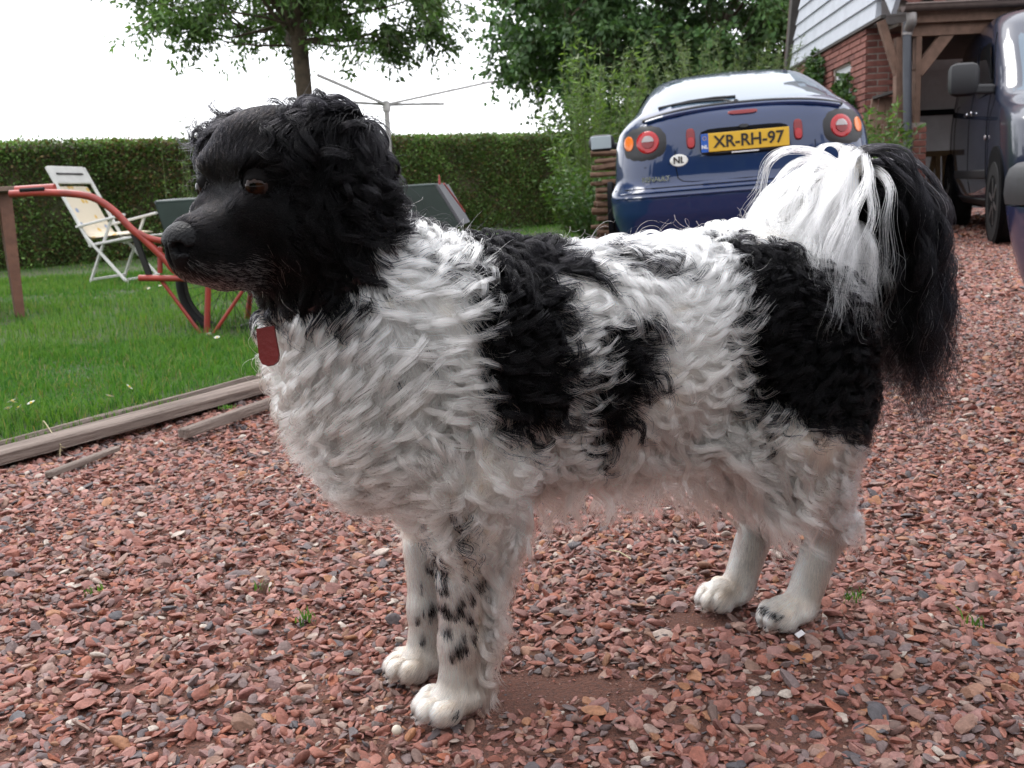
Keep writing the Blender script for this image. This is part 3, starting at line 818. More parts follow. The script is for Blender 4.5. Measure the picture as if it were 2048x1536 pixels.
sets = [scatter(.55, 2.4, 16500 * GD_, .0036, .0115, 1), scatter(.55, 2.4, 1500 * GD_, .0085, .0155, 2, .006), scatter(2.4, 4.6, 7500 * GD_, .0055, .0150, 3), scatter(4.6, 9, 2100 * GD_, .010, .024, 4, xr=.56), scatter(9, 19, 500 * GD_, .018, .04, 5, xr=.56)]
P = np.concatenate([s_[0] for s_ in sets]); R_ = np.concatenate([s_[1] for s_ in sets]); Sc = np.concatenate([s_[2] for s_ in sets])
print('stones', len(P))
me = bpy.data.meshes.new('gravel'); me.vertices.add(len(P)); me.vertices.foreach_set('co', P.astype(np.float32).ravel())
for nm, dat in (('rot', R_), ('scl', Sc)):
    at = me.attributes.new(nm, 'FLOAT_VECTOR', 'POINT'); at.data.foreach_set('vector', dat.astype(np.float32).ravel())
gravel = link(bpy.data.objects.new('gravel', me)); tag(gravel, 'loose red and grey chippings covering the driveway', 'gravel', kind='stuff')
ng = bpy.data.node_groups.new('scatter_stones', 'GeometryNodeTree')
ng.interface.new_socket('Geometry', in_out='INPUT', socket_type='NodeSocketGeometry'); ng.interface.new_socket('Geometry', in_out='OUTPUT', socket_type='NodeSocketGeometry')
gi_ = ng.nodes.new('NodeGroupInput'); go_ = ng.nodes.new('NodeGroupOutput')
ci = ng.nodes.new('GeometryNodeCollectionInfo'); ci.inputs['Collection'].default_value = rocks
ci.inputs['Separate Children'].default_value = True; ci.inputs['Reset Children'].default_value = True
ip = ng.nodes.new('GeometryNodeInstanceOnPoints'); ip.inputs['Pick Instance'].default_value = True
def named(nm):
    q = ng.nodes.new('GeometryNodeInputNamedAttribute'); q.data_type = 'FLOAT_VECTOR'; q.inputs['Name'].default_value = nm; return q.outputs[0]
rv = ng.nodes.new('FunctionNodeRandomValue'); rv.data_type = 'INT'; rv.inputs[4].default_value = 0; rv.inputs[5].default_value = 9
ng.links.new(gi_.outputs[0], ip.inputs['Points']); ng.links.new(ci.outputs[0], ip.inputs['Instance'])
ng.links.new(rv.outputs[2], ip.inputs['Instance Index'])
e2r = ng.nodes.new('FunctionNodeEulerToRotation'); ng.links.new(named('rot'), e2r.inputs[0]); ng.links.new(e2r.outputs[0], ip.inputs['Rotation'])
ng.links.new(named('scl'), ip.inputs['Scale']); ng.links.new(ip.outputs[0], go_.inputs[0])
md = gravel.modifiers.new('scatter', 'NODES'); md.node_group = ng

# grass: single blades, denser near the edge
m_grass = leaf_mat('grass_blade', .32, .62); m_grass.node_tree.nodes['Principled BSDF'].inputs['Specular IOR Level'].default_value = .15
def blades(x, y, z, h, w, lean, col, seed, name, label, parent=None, kindstuff=True):
    r = np.random.default_rng(seed); N = len(x); a = r.uniform(0, 6.28, N); dx, dy = np.cos(a), np.sin(a); wx, wy = -dy * w / 2, dx * w / 2
    l1 = lean * h * .3; l2 = lean * h
    B = np.stack([x, y, z], 1); W_ = np.stack([wx, wy, 0 * w], 1)
    M = B + np.stack([dx * l1, dy * l1, h * .55], 1); T = B + np.stack([dx * l2, dy * l2, h * (1 - .25 * lean)], 1)
    V = np.stack([B - W_, B + W_, M - W_ * .8, M + W_ * .8, T], 1).reshape(-1, 3)
    i = np.arange(N)[:, None] * 5
    Q = np.concatenate([i + [0, 1, 3], i + [0, 3, 2], i + [2, 3, 4]])
    c = np.repeat(col, 5, 0)
    o = mesh_np(name, V, Q, m_grass, parent, c)
    return o
def lawn_pts(y0, y1, N, seed):
    r = np.random.default_rng(seed); y = np.sqrt(r.uniform(y0 * y0, y1 * y1, N)); x = -r.random(N) * (.60 * y + .6 + 1.2) + np.minimum(edge_x(y), .60 * y + .4)
    ok = (x > -.60 * y - .5); return x[ok], y[ok]
gxs, gys = [], []
for y0, y1, N, sd in ((1.7, 4.2, int(130000 * GD_), 1), (4.2, 9, int(110000 * GD_), 2), (9, 17.5, int(30000 * GD_), 3)):
    x, y = lawn_pts(y0, y1, N, sd); gxs.append(x); gys.append(y)
x = np.concatenate(gxs); y = np.concatenate(gys); r = np.random.default_rng(9); N = len(x); p2 = np.stack([x, y], 1)
patch = vnoise(p2, 3.2, 61); fine = vnoise(p2, 14, 62)
h = (.042 + .024 * patch + .018 * fine + r.normal(size=N) * .010).clip(.015, .12); h *= np.clip((edge_x(y) - x) / .12, .35, 1)
far = np.clip(y / 5, 1, 2.6)
g1 = np.array([.060, .165, .022]); g2 = np.array([.110, .205, .036]); g3 = np.array([.026, .095, .016]); dry = np.array([.26, .22, .09])
f1 = np.clip(.5 + .75 * patch + .35 * fine + .25 * r.normal(size=N), 0, 1)[:, None]
col = g1 * (1 - f1) + g2 * f1; m_ = r.random(N) < .25; col[m_] = g3 * (.8 + .5 * r.random((m_.sum(), 1)))
m_ = r.random(N) < .05 + .05 * (patch < -.3); col[m_] = dry * (.5 + .6 * r.random((m_.sum(), 1)))
tag(blades(x, y, lawn_z(x, y) - .004, h, .0026 * far, r.uniform(.1, 1.0, N), col, 10, 'grass', ''), 'short green lawn grass growing beyond the timber edging', 'grass', kind='stuff')
# ================================================================ PLANTS
def leaves(P, dirn, L, Wd, col, seed, cup=.15):
    """one folded leaf per row: P base, dirn unit direction"""
    r = np.random.default_rng(seed); N = len(P); a = r.normal(size=(N, 3)); s = nrm(np.cross(dirn, a)); up = np.cross(s, dirn)
    L = np.broadcast_to(L, N)[:, None]; Wd = np.broadcast_to(Wd, N)[:, None]
    m = P + dirn * L * .45 - up * Wd * cup
    V = np.stack([P, m - s * Wd / 2 + up * Wd * cup * 2, P + dirn * L, m + s * Wd / 2 + up * Wd * cup * 2], 1).reshape(-1, 3)
    i = np.arange(N)[:, None] * 4
    Q = np.concatenate([i + [0, 1, 2], i + [0, 2, 3]])
    return V, Q, np.repeat(col, 4, 0)
m_leaf = leaf_mat('leaf', .28, .42); m_leafd = leaf_mat('dark_leaf', .18, .5)
m_bark = mat('bark', (.115, .085, .060), .95, noise=.55, nscale=14, bump=.9, bscale=38)
m_stem = mat('green_stem', (.10, .13, .04), .8)
def lcol(N, seed, a, b, var=.25):
    r = np.random.default_rng(seed); f = r.random((N, 1)); c = np.array(a) * (1 - f) + np.array(b) * f
    return np.clip(c * (1 + var * r.normal(size=(N, 1))), .004, .8)

# --- hedge
HA, HB = np.array([-8.2, 7.6]), np.array([1.9, 17.9]); hdv = (HB - HA) / np.linalg.norm(HB - HA); hn = np.array([hdv[1], -hdv[0]]); HL = np.linalg.norm(HB - HA)
hedge = thing('hedge', 'long clipped green hedge closing off the back of the lawn', 'hedge', (float(HA[0]), float(HA[1]), 0))
hedge['kind'] = 'thing'
def htop(s): return 1.24 + .017 * s
ns = 120; V = []; 
prof = [(-.0, .0), (.05, .35), (.04, .9), (.02, .97), (-.06, 1.), (-.62, 1.), (-.7, .95), (-.68, 0)]
for i in range(ns):
    s = HL * i / (ns - 1); b0 = HA + hdv * s
    for (o, f) in prof:
        p = b0 + hn * o; V.append((p[0] - HA[0], p[1] - HA[1], htop(s) * f - .02))
V = np.array(V); V += np.stack([vnoise(V, 6, 71), vnoise(V, 6, 72), vnoise(V, 6, 73) * .35 * (V[:, 2] > .2)], 1) * .045
k = len(prof); I = np.arange(ns * k).reshape(ns, k); Q = np.stack([I[:-1, :-1], I[1:, :-1], I[1:, 1:], I[:-1, 1:]], -1).reshape(-1, 4)
m_hcore = mat('hedge_twigs', (.045, .055, .024), .95, noise=.6, nscale=22, noise_col=(.065, .042, .022), bump=.8, bscale=30)
mesh_np('twig_mass', V, Q, m_hcore, hedge, None, True)
r = np.random.default_rng(70); N = int(110000 * VD); s = HL * r.random(N); f = r.random(N)
top = r.random(N) < .14
z = np.where(top, htop(s) - .02 + r.normal(size=N) * .020 + .05 * (r.random(N) < .06) * r.random(N), htop(s) * (r.random(N) ** .9)); o = np.where(top, -r.random(N) * .6, .045 + r.normal(size=N) * .022)
P = np.stack([hdv[0] * s + hn[0] * o, hdv[1] * s + hn[1] * o, z], 1)
P += np.stack([vnoise(P, 6, 71), vnoise(P, 6, 72), vnoise(P, 6, 73) * .2 * (z > .2)], 1) * .045
d = nrm(np.stack([hn[0] * np.ones(N), hn[1] * np.ones(N), np.where(top, 1.2, .35)], 1) + r.normal(size=(N, 3)) * .75)
clump = vnoise(P, 5.5, 75) + .6 * vnoise(P, 17, 76)
c = lcol(N, 77, (.070, .135, .036), (.15, .23, .065)) * (1 + .32 * np.clip(clump, -1, 1.2))[:, None]
bz = (r.random(N) < .16 + .22 * (vnoise(P, 3, 78) > .35) * (z / 1.4)); c[bz] = lcol(bz.sum(), 79, (.13, .085, .04), (.17, .12, .05))
V, Q, cc_ = leaves(P, d, r.uniform(.03, .055, N), r.uniform(.018, .03, N), c, 80)
tag(mesh_np('foliage', V, Q, m_leafd, hedge, cc_), kind='stuff')

# --- trees
def limb_path(a, b, seed, sag=.12, n=7):
    r = np.random.default_rng(seed); a = np.array(a, float); b = np.array(b, float); L = np.linalg.norm(b - a); t = np.linspace(0, 1, n)[:, None]
    p = a + (b - a) * t; w = np.sin(np.pi * t); p = p + w * (r.normal(size=3) * .06 * L) + w * np.array([0, 0, -sag * L * .5]); p[1:-1] += r.normal(size=(n - 2, 3)) * .015 * L; return p
def tree(name, label, base, fork_z, r0, ctr, rad, nlimb, ncl, ntw, nlf, leaf, ca, cb_, seed, lm, zmin=None, group=None, droop=.35, spread=.45, shell=.35, keep=None):
    base = np.array(base, float); ctr = np.array(ctr, float) - base; rad = np.array(rad, float); r = np.random.default_rng(seed)
    root = thing(name, label, 'tree', tuple(base), group=group)
    q = MB(); tp = [(0, 0, -.1), (.01, 0, .1), (.015, .01, fork_z * .5), (0, 0, fork_z), (.0, .02, fork_z + (ctr[2] - fork_z) * .5), (.02, 0, ctr[2])]
    q.tube(tp, [r0 * 1.45, r0 * 1.12, r0 * .98, r0 * 1.05, r0 * .6, r0 * .25], 14); q.obj('trunk', m_bark, root, True)
    u = nrm(r.normal(size=(ncl * 4, 3))) * (shell + (1 - shell) * r.random((ncl * 4, 1)) ** .6); C_ = ctr + u * rad
    if zmin is not None: C_ = C_[C_[:, 2] > zmin]
    if keep is not None: C_ = C_[keep(C_ + base)]
    C_ = C_[:ncl]
    li = r.choice(len(C_), min(nlimb, len(C_)), replace=False); lims = []
    for k, i in enumerate(li):
        z0 = fork_z * r.uniform(.97, 1.0) if k < 5 else fork_z + (ctr[2] - fork_z) * r.uniform(0, .8)
        e = C_[i]; path = limb_path((0, 0, z0), e, seed * 50 + k); lims.append(path)
        m = MB(); rr = r0 * (.40 if k < 4 else .22); m.tube(path, [rr * (1 - .85 * j / 6) + .004 for j in range(7)], 8); m.obj('limb', m_bark, root, True)
    m = MB(); allp_ = np.concatenate(lims)
    for i, c in enumerate(C_):
        if i in li: continue
        dd = np.linalg.norm(allp_ - c, axis=1); a = allp_[np.argmin(dd + (allp_[:, 2] > c[2]) * .3)]
        m.tube(limb_path(a, c, seed * 70 + i, n=4), [.013, .010, .008, .005], 5, cap=False)
    # twigs
    T0 = np.repeat(C_, ntw, 0); n = len(T0); td = nrm(r.normal(size=(n, 3)) * np.array([1, 1, .7]) + np.array([0, 0, -droop]) + nrm(T0 - ctr) * .6); TL = r.uniform(.5, 1.2, n) * spread
    for i in range(0, n, 2):
        m.tube([T0[i], T0[i] + td[i] * TL[i] * .5 + (0, 0, .02), T0[i] + td[i] * TL[i]], [.005, .004, .002], 3, cap=False)
    tag(m.obj('twigs', m_bark, root), kind='stuff')
    t = r.random((n, nlf)); P = (T0[:, None] + td[:, None] * (TL[:, None] * t)[..., None]).reshape(-1, 3); N = len(P); P += r.normal(size=(N, 3)) * .035 * spread / .45
    ld = nrm(np.repeat(td, nlf, 0) * .6 + r.normal(size=(N, 3)) * .8 + np.array([0, 0, -.35]))
    c = lcol(N, seed + 3, ca, cb_, .2) * (1 + .28 * np.repeat(np.repeat(r.normal(size=len(C_)), ntw), nlf).clip(-1.5, 1.5))[:, None]
    V, Q, cc_ = leaves(P, ld, r.uniform(.7, 1.25, N) * leaf[0], r.uniform(.7, 1.25, N) * leaf[1], c, seed + 4)
    tag(mesh_np('crown', V, Q, lm, root, cc_), kind='stuff')
    return root
b1_ = ground(603, 480); dirt = np.array([b1_[0], b1_[1]]); b1_ = np.array([-1.71, 9.35, 0.03])
tree('ash_tree', 'young leafy tree with a slim grey trunk rising behind the dog', b1_, 1.92, .070, (-1.74, 9.35, 2.95), (1.72, 1.5, 1.35), 12, int(150 * VD), 10, 40, (.068, .026), (.055, .115, .032), (.115, .185, .055), 11, m_leaf, zmin=1.62, droop=.35, spread=.42, shell=.2,
     keep=lambda p: (p[:, 2] > 1.78 + .22 * np.clip(1 - np.abs(p[:, 0] + 1.73) / .55, 0, 1)))
tree('maple_tree', 'big dark spreading tree towering behind the blue hatchback', (3.3, 21.5, 0), 2.4, .24, (3.75, 21, 4.0), (3.85, 3.4, 2.6), 22, int(360 * VD), 10, 26, (.13, .085), (.040, .092, .030), (.090, .16, .055), 23, m_leafd, zmin=1.75, droop=.25, spread=.75, shell=.45)

def shoots(name, label, cat, base, n, hgt, rad, nl, leaf, ca, cb_, seed, lean=.3, lo=.1, group=None, lm=None, droop=-.1, stem=True, parent=None, sr=1.):
    base = np.array(base, float); r = np.random.default_rng(seed); root = parent or thing(name, label, cat, tuple(base), group=group)
    a = r.uniform(0, 6.28, n); q = rad * np.sqrt(r.random(n)); b = np.stack([q * np.cos(a) * .5, q * np.sin(a) * .5, 0 * a], 1)
    h = hgt * r.uniform(.55, 1.02, n); tip = b * 1. + np.stack([q * np.cos(a) * (.5 + lean), q * np.sin(a) * (.5 + lean), h], 1) + r.normal(size=(n, 3)) * np.array([.07, .07, 0]) * hgt
    mid = (b + tip) / 2 + np.array([0, 0, .05]) * h[:, None]
    if stem:
        m = MB()
        for i in range(n): m.tube([b[i], mid[i], tip[i]], [.008 * sr, .006 * sr, .003 * sr], 4, cap=False)
        tag(m.obj('stem', m_stem, root), kind='stuff')
    t = lo + (1 - lo) * r.random((n, nl)); T = t[..., None]
    P = ((1 - T) ** 2 * b[:, None] + 2 * T * (1 - T) * mid[:, None] + T * T * tip[:, None]).reshape(-1, 3); N = len(P)
    ld = nrm(np.repeat(nrm(tip - b), nl, 0) * .45 + r.normal(size=(N, 3)) * np.array([1, 1, .5]) + np.array([0, 0, droop])); c = lcol(N, seed + 1, ca, cb_, .22)
    V, Q, cc_ = leaves(P, ld, r.uniform(.65, 1.2, N) * leaf[0], r.uniform(.7, 1.2, N) * leaf[1], c, seed + 2)
    tag(mesh_np('foliage', V, Q, lm or m_leaf, root, cc_), kind='stuff'); return root
LG, LG2 = (.085, .155, .040), (.16, .23, .065)
shoots('willow_shrub', 'tall light green shrub with narrow leaves left of the parked hatchback', 'shrub', (1.08, 12.0, 0), int(54), 2.28, .46, 56, (.105, .022), LG, LG2, 31, lean=.35)
shoots('willow_shrub', 'low light green bush spilling in front of the hedge end', 'shrub', (.95, 13.2, 0), 50, 1.15, .30, 60, (.10, .024), (.07, .14, .04), (.13, .20, .055), 32, lean=.6)
shoots('dark_shrub', 'dark green bush beside the hatchback at the end of the hedge', 'shrub', (.98, 10.6, 0), 50, .80, .34, 60, (.06, .032), (.04, .09, .025), (.08, .14, .04), 33, lean=.5)
shoots('tamarisk_bush', 'feathery pale green bush showing above the hatchback roof', 'bush', (2.95, 13.6, 0), 150, 2.45, .95, 110, (.085, .012), (.085, .13, .055), (.15, .20, .09), 34, lean=.45)
shoots('elder_bush', 'leafy mid green bush behind the willow shrub under the big tree', 'bush', (2.0, 17.0, 0), 110, 2.4, 1.1, 110, (.10, .05), (.03, .07, .02), (.07, .12, .035), 35, lean=.4)
for k, (u, vt, Yd) in enumerate(((378, 168, 8.3), (418, 180, 8.5), (352, 235, 8.2), (500, 150, 8.6), (455, 215, 8.4))):
    pb = ground(u, 520); P0 = atY(u, 440, Yd); zt = atY(u, vt, Yd)[2]
    rt = shoots('tall_weed', ['tall thin weed with a sparse seed head above the hedge line', 'thin branching weed stalk standing right of its taller neighbour', 'short wispy weed left of the other tall stalks', 'tall weed stalk just left of the young tree trunk', 'low wispy weed between two taller stalks by the dog'][k], 'weed', (P0[0], P0[1], .03), 3, zt, .16, 26, (.05, .012), (.05, .09, .03), (.10, .14, .05), 41 + k, lean=.5, group='tall weeds in front of the hedge', lo=.15, sr=.4)

# unseen leaf belt added behind the camera to keep low sky off the scene
r = np.random.default_rng(500); N = 26000; x_ = r.uniform(-22, 22, N); top_ = 4.6 + vnoise(x_[:, None], .8, 501) * 1.3; z_ = top_ * r.random(N) ** .8; y_ = -9.5 + vnoise(np.stack([x_, z_], 1), .9, 502) * 1.0 + r.normal(size=N) * .5
V, Q, cc_ = leaves(np.stack([x_, y_, z_], 1), nrm(r.normal(size=(N, 3)) + np.array([0, .4, -.2])), r.uniform(.35, .6, N), r.uniform(.25, .42, N), lcol(N, 503, (.03, .07, .022), (.07, .12, .04)), 504)
tag(mesh_np('added_leaf_screen', V, Q, m_leafd, None, cc_), 'unseen belt of leaves added behind the photographer to block low sky', 'added_leaf_screen', kind='stuff')
# ================================================================ GARDEN THINGS
m_white = mat('white_plastic', (.66, .65, .62), .45, noise=.16, nscale=8)
m_red = mat('red_paint', (.36, .045, .030), .42, noise=.35, nscale=16, noise_col=(.22, .035, .028), bump=.1)
m_rubber = mat('rubber', (.012, .012, .013), .75, spec=.3)
m_dark = mat('dark_metal', (.035, .033, .033), .5, metal=.5)
m_steel = mat('dull_steel', (.32, .32, .33), .38, metal=1.)
m_green = mat('green_paint', (.028, .046, .040), .45, noise=.3, nscale=10)
m_grey = mat('grey_sheet', (.115, .118, .13), .5, noise=.25, nscale=7)
m_wood = mat('weathered_wood', (.20, .135, .105), .85, noise=.4, nscale=12, bump=.4, bscale=50)
m_tablewood = mat('table_wood', (.17, .075, .048), .6, noise=.35, nscale=14, bump=.2)

# --- timber edging: split weathered sleepers along the lawn
def grain_wood(name, c1, c2, stretch):
    m = mat(name, c1, .9); n = m.node_tree; b = n.nodes['Principled BSDF']; tc = n.nodes['Texture Coordinate']
    mp = n.nodes.new('ShaderNodeMapping'); mp.inputs['Scale'].default_value = stretch; n.links.new(tc.outputs['Object'], mp.inputs[0])
    t = n.nodes.new('ShaderNodeTexNoise'); t.inputs['Scale'].default_value = 1; t.inputs['Detail'].default_value = 9; t.inputs['Roughness'].default_value = .7; n.links.new(mp.outputs[0], t.inputs['Vector'])
    rp = n.nodes.new('ShaderNodeValToRGB'); e = rp.color_ramp.elements; e[0].position = .30; e[0].color = (*[v * .25 for v in c2], 1); e[1].position = .68; e[1].color = (*c1, 1)
    k = e.new(.44); k.color = (*c2, 1); n.links.new(t.outputs['Fac'], rp.inputs[0]); n.links.new(rp.outputs[0], b.inputs['Base Color'])
    bp = n.nodes.new('ShaderNodeBump'); bp.inputs['Strength'].default_value = .9; bp.inputs['Distance'].default_value = .02; n.links.new(t.outputs['Fac'], bp.inputs['Height']); n.links.new(bp.outputs[0], b.inputs['Normal'])
    return m
m_sleeper = grain_wood('sleeper_wood', (.34, .275, .235), (.19, .145, .12), (3.5, 75, 75))
def plank(name, a, b, w, h, z, seed, parent=None, nx=70):
    a = np.array(a); b = np.array(b); L = np.linalg.norm(b - a); d = (b - a) / L; nn_ = np.array([-d[1], d[0]]); V = []
    prof = [(-.5, 0), (-.5, .75), (-.42, .97), (-.25, 1), (-.08, .96), (.1, 1.02), (.28, .98), (.44, .93), (.5, .7), (.5, 0)]
    for i in range(nx):
        s = L * i / (nx - 1); e = min(1, min(i, nx - 1 - i) / 2 + .55)
        for (o, f) in prof: V.append((s, o * w * e, f * h * (.6 + .4 * e)))
    V = np.array(V); q = V * np.array([1.6, 26, 26]); V[:, 1] += vnoise(V * np.array([1, .5, 1]), 5, seed) * w * .10; V[:, 2] += (vnoise(q, 2.2, seed + 1) * .10 + vnoise(V * np.array([1, 3, 1]), 4, seed + 2) * .10) * h * (V[:, 2] > .01)
    k = len(prof); I = np.arange(nx * k).reshape(nx, k); Q = np.stack([I[:-1, :-1], I[1:, :-1], I[1:, 1:], I[:-1, 1:]], -1).reshape(-1, 4).tolist() + [list(range(k)), list((nx - 1) * k + k - 1 - np.arange(k))]
    o = mesh_np(name, V, Q, m_sleeper, parent, None, False); o.location = (a[0], a[1], z); o.rotation_euler = (0, 0, math.atan2(d[1], d[0])); return o
def sleeper(label, a, b, seed):
    a = np.array(a); b = np.array(b); d = (b - a) / np.linalg.norm(b - a); n_ = np.array([-d[1], d[0]])
    root = thing('edging_timber', label, 'edging timber', (a[0], a[1], 0), math.atan2(d[1], d[0]), 'old timbers edging the lawn')
    L = np.linalg.norm(b - a); plank('board', (0, -.012), (L, -.02), .080, .031, 0, seed, root); plank('board', (0, .058), (L, .054), .036, .039, 0, seed + 9, root)
    return root
e0 = np.array([-1.75, 1.50]); e1 = np.array([-.775, 3.24]); e2 = np.array([-.22, 4.36])
sleeper('cracked grey brown timber lining the lawn left of the dog', e0, e1, 301)
sleeper('weathered timber continuing the lawn edge behind the dog', e1 + .004, e2, 321)
pk = plank('loose_slat', ground(365, 876)[:2], ground(560, 805)[:2], .036, .022, 0, 341); tag(pk, 'short rotten slat lying in the gravel before the edging timber', 'slat')
pk = plank('loose_slat', ground(95, 955)[:2], ground(235, 900)[:2], .020, .012, .0, 351); tag(pk, 'thin splintered slat half buried below the long timber', 'slat')

# --- garden chair, facing right and a little towards the camera
ch = thing('garden_chair', 'white folding recliner chair on the lawn in front of the hedge', 'garden chair')
g0 = ground(188, 572, .03); fv = nrm(np.array([.99, -.15, 0]))
ch.location = tuple(g0); ch.rotation_euler = (0, 0, math.atan2(fv[1], fv[0])); ch.scale = (.73, 1, .93)
CW = .50                                            # local x forward, y across (far side), z up
for y in (0., CW):
    q = MB(); q.bar((-.36, y, .955), (.03, y, .31), .032, .022, up=(1, 0, .6), bev=.005); q.obj('back_rail', m_white, ch)
    q = MB(); q.bar((-.11, y, .475), (.42, y, .555), .045, .020, bev=.006); q.obj('armrest', m_white, ch)
    q = MB(); q.bar((.27, y + .012, .53), (-.06, y + .012, .0), .03, .02, up=(1, 0, -.6), bev=.005); q.obj('leg', m_white, ch)
    q = MB(); q.bar((-.02, y - .012, .40), (.40, y - .012, .0), .03, .02, up=(1, 0, .6), bev=.005); q.obj('leg', m_white, ch)
    q = MB(); q.bar((.0, y, .325), (.46, y, .375), .03, .02, bev=.005); q.obj('seat_rail', m_white, ch)
q = MB(); q.bar((-.02, .0, .05), (-.02, CW, .05), .025, .02, bev=.004); q.obj('stretcher', m_white, ch)
q = MB(); q.bar((.37, .0, .04), (.37, CW, .04), .025, .02, bev=.004); q.obj('stretcher', m_white, ch)
bd = nrm(np.array([-.39, 0, .645]))
q = MB(); t0, t1 = np.array([-.285, 0, .83]), np.array([-.36, 0, .955])
q.bar(tuple((t0 + t1) / 2 + (0, .01, 0)), tuple((t0 + t1) / 2 + (0, CW - .01, 0)), .165, .018, up=(.645, 0, .39), bev=.008); q.obj('headrest', m_white, ch)
q = MB(); q.bar(tuple(t0 + bd * .075 + np.array([.014, .06, .008])), tuple(t0 + bd * .075 + np.array([.014, CW - .08, .008])), .014, .006, up=(.645, 0, .39)); q.obj('grip_slot', m_dark, ch)
for i in range(6):
    x = .03 + i * .075; q = MB(); q.bar((x, .01, .33 + x * .11), (x, CW - .01, .33 + x * .11), .055, .012, bev=.004); q.obj('slat', m_white, ch)
m_cush = mat('floral_cushion', (.60, .50, .36), .95, bump=.25, bscale=60); n = m_cush.node_tree; tcn = n.nodes['Texture Coordinate']
vb = n.nodes.new('ShaderNodeTexVoronoi'); vb.inputs['Scale'].default_value = 13; n.links.new(tcn.outputs['Object'], vb.inputs['Vector'])
r1 = n.nodes.new('ShaderNodeMapRange'); r1.inputs[1].default_value = .22; r1.inputs[2].default_value = .34; n.links.new(vb.outputs['Distance'], r1.inputs[0])
rc = n.nodes.new('ShaderNodeValToRGB'); rc.color_ramp.interpolation = 'CONSTANT'; ee = rc.color_ramp.elements; ee[0].color = (.62, .40, .10, 1); ee[1].position = .3; ee[1].color = (.66, .58, .46, 1)
for p_, c_ in ((.55, (.25, .30, .42, 1)), (.68, (.64, .56, .44, 1)), (.85, (.60, .38, .12, 1))):
    e_ = ee.new(p_); e_.color = c_
sx = n.nodes.new('ShaderNodeSeparateColor'); n.links.new(vb.outputs['Color'], sx.inputs[0]); n.links.new(sx.outputs[0], rc.inputs[0])
mxx = n.nodes.new('ShaderNodeMix'); mxx.data_type = 'RGBA'; n.links.new(r1.outputs[0], mxx.inputs[0]); n.links.new(rc.outputs[0], mxx.inputs[6]); mxx.inputs[7].default_value = (.68, .60, .47, 1); n.links.new(mxx.outputs[2], n.nodes['Principled BSDF'].inputs['Base Color'])
# cushion: back pad and seat pad in one soft pad bent at the seat
pth = [(-.30, .795), (-.25, .72), (-.18, .60), (-.10, .47), (-.04, .39), (.02, .372), (.12, .378), (.26, .39), (.40, .402)]; th = [.012, .032, .036, .034, .034, .036, .034, .034, .012]
G = []; 
for j in range(13):
    y = .045 + (CW - .09) * j / 12; e = 1 - (abs(j - 6) / 6) ** 6 * .75; row = []
    for i, (px_, pz_) in enumerate(pth):
        a = np.array(pth[min(i + 1, 8)]) - np.array(pth[max(i - 1, 0)]); a = a / np.linalg.norm(a); row.append((px_ - a[1] * -1 * .0 + (-a[1] * -1) * th[i] * e * .0 + th[i] * e * (-a[1]) * -1 * 1.0 * (1), y, pz_ + th[i] * e * a[0] * 1.0))
    row2 = [(px_ , y, pz_ - .004) for (px_, pz_) in pth][::-1]; G.append(row + row2 + row[:1])
q = MB(); q.grid(G); cu = q.obj('cushion', m_cush, None, True); cu.location = ch.location; cu.rotation_euler = ch.rotation_euler; cu.scale = ch.scale
md = cu.modifiers.new('soft', 'SUBSURF'); md.levels = 1; md.render_levels = 1
tag(cu, 'cream floral cushion lying on the white recliner', 'cushion')

# --- handcart
YC = 4.42
def cp_(u, v, dy=0): return tuple(atY(u, v, YC + dy))
ct = thing('handcart', 'red tube framed handcart with a dark tub on the lawn', 'handcart', tuple(ground(413, 680, .03)))
CL = np.array(ct.location[:])
def cl(u, v, dy=0): return tuple(np.array(cp_(u, v, dy)) - CL)
def tube_part(name, pts, r, m, parent=ct, n=10):
    q = MB(); q.tube(pts, r, n); return q.obj(name, m, parent, True)
W2 = .46
def smooth_path(pts, n=6):
    P = np.array(pts, float); out = []
    for i in range(len(P) - 1):
        p0, p1, p2, p3 = P[max(i - 1, 0)], P[i], P[i + 1], P[min(i + 2, len(P) - 1)]
        for t in np.linspace(0, 1, n, endpoint=False): out.append(.5 * ((2 * p1) + (-p0 + p2) * t + (2 * p0 - 5 * p1 + 4 * p2 - p3) * t * t + (-p0 + 3 * p1 - 3 * p2 + p3) * t ** 3))
    return out + [P[-1]]
tube_part('handle', smooth_path([cl(20, 388), cl(70, 385.5), (cl(118, 386)), cl(164, 390), cl(194, 399), cl(228, 422), cl(262, 457), cl(284, 475), cl(328, 517), cl(354, 544), cl(400, 557), cl(490, 560), cl(640, 558), cl(800, 545)]), .0155, m_red)
tube_part('top_rail', smooth_path([cl(276, 465), cl(314, 480), cl(420, 490), cl(560, 488), cl(720, 480)]), .0135, m_red)
gr_ = tube_part('grip', [cl(32, 381, .03), cl(110, 376, .03)], .019, m_red); tube_part('grip_sleeve', [cl(40, 380.5, -.012), cl(88, 377.5, -.012)], .008, m_rubber, gr_)
tube_part('far_handle', smooth_path([cl(42, 388, W2), cl(120, 388, W2), cl(190, 400, W2), cl(262, 452, W2), cl(330, 505, W2), cl(420, 540, W2), cl(780, 532, W2)]), .0155, m_red) if False else None
q = MB(); q.bar(cl(268, 468, .01), cl(302, 559, .01), .022, .022, up=(1, 0, 0)); q.obj('stay', m_dark, ct)
tube_part('cross_tube', [cl(278, 556, -.01), cl(372, 557, -.01), cl(500, 560, .0)], .0135, m_red)
tube_part('stay', [cl(320, 494), cl(320, 546)], .011, m_red)
tube_part('prop', [cl(417, 556), cl(413, 679)], .013, m_red)
tube_part('brace', [cl(322, 560), cl(408, 676)], .008, m_red); tube_part('brace', [cl(500, 560), cl(421, 676)], .008, m_red)
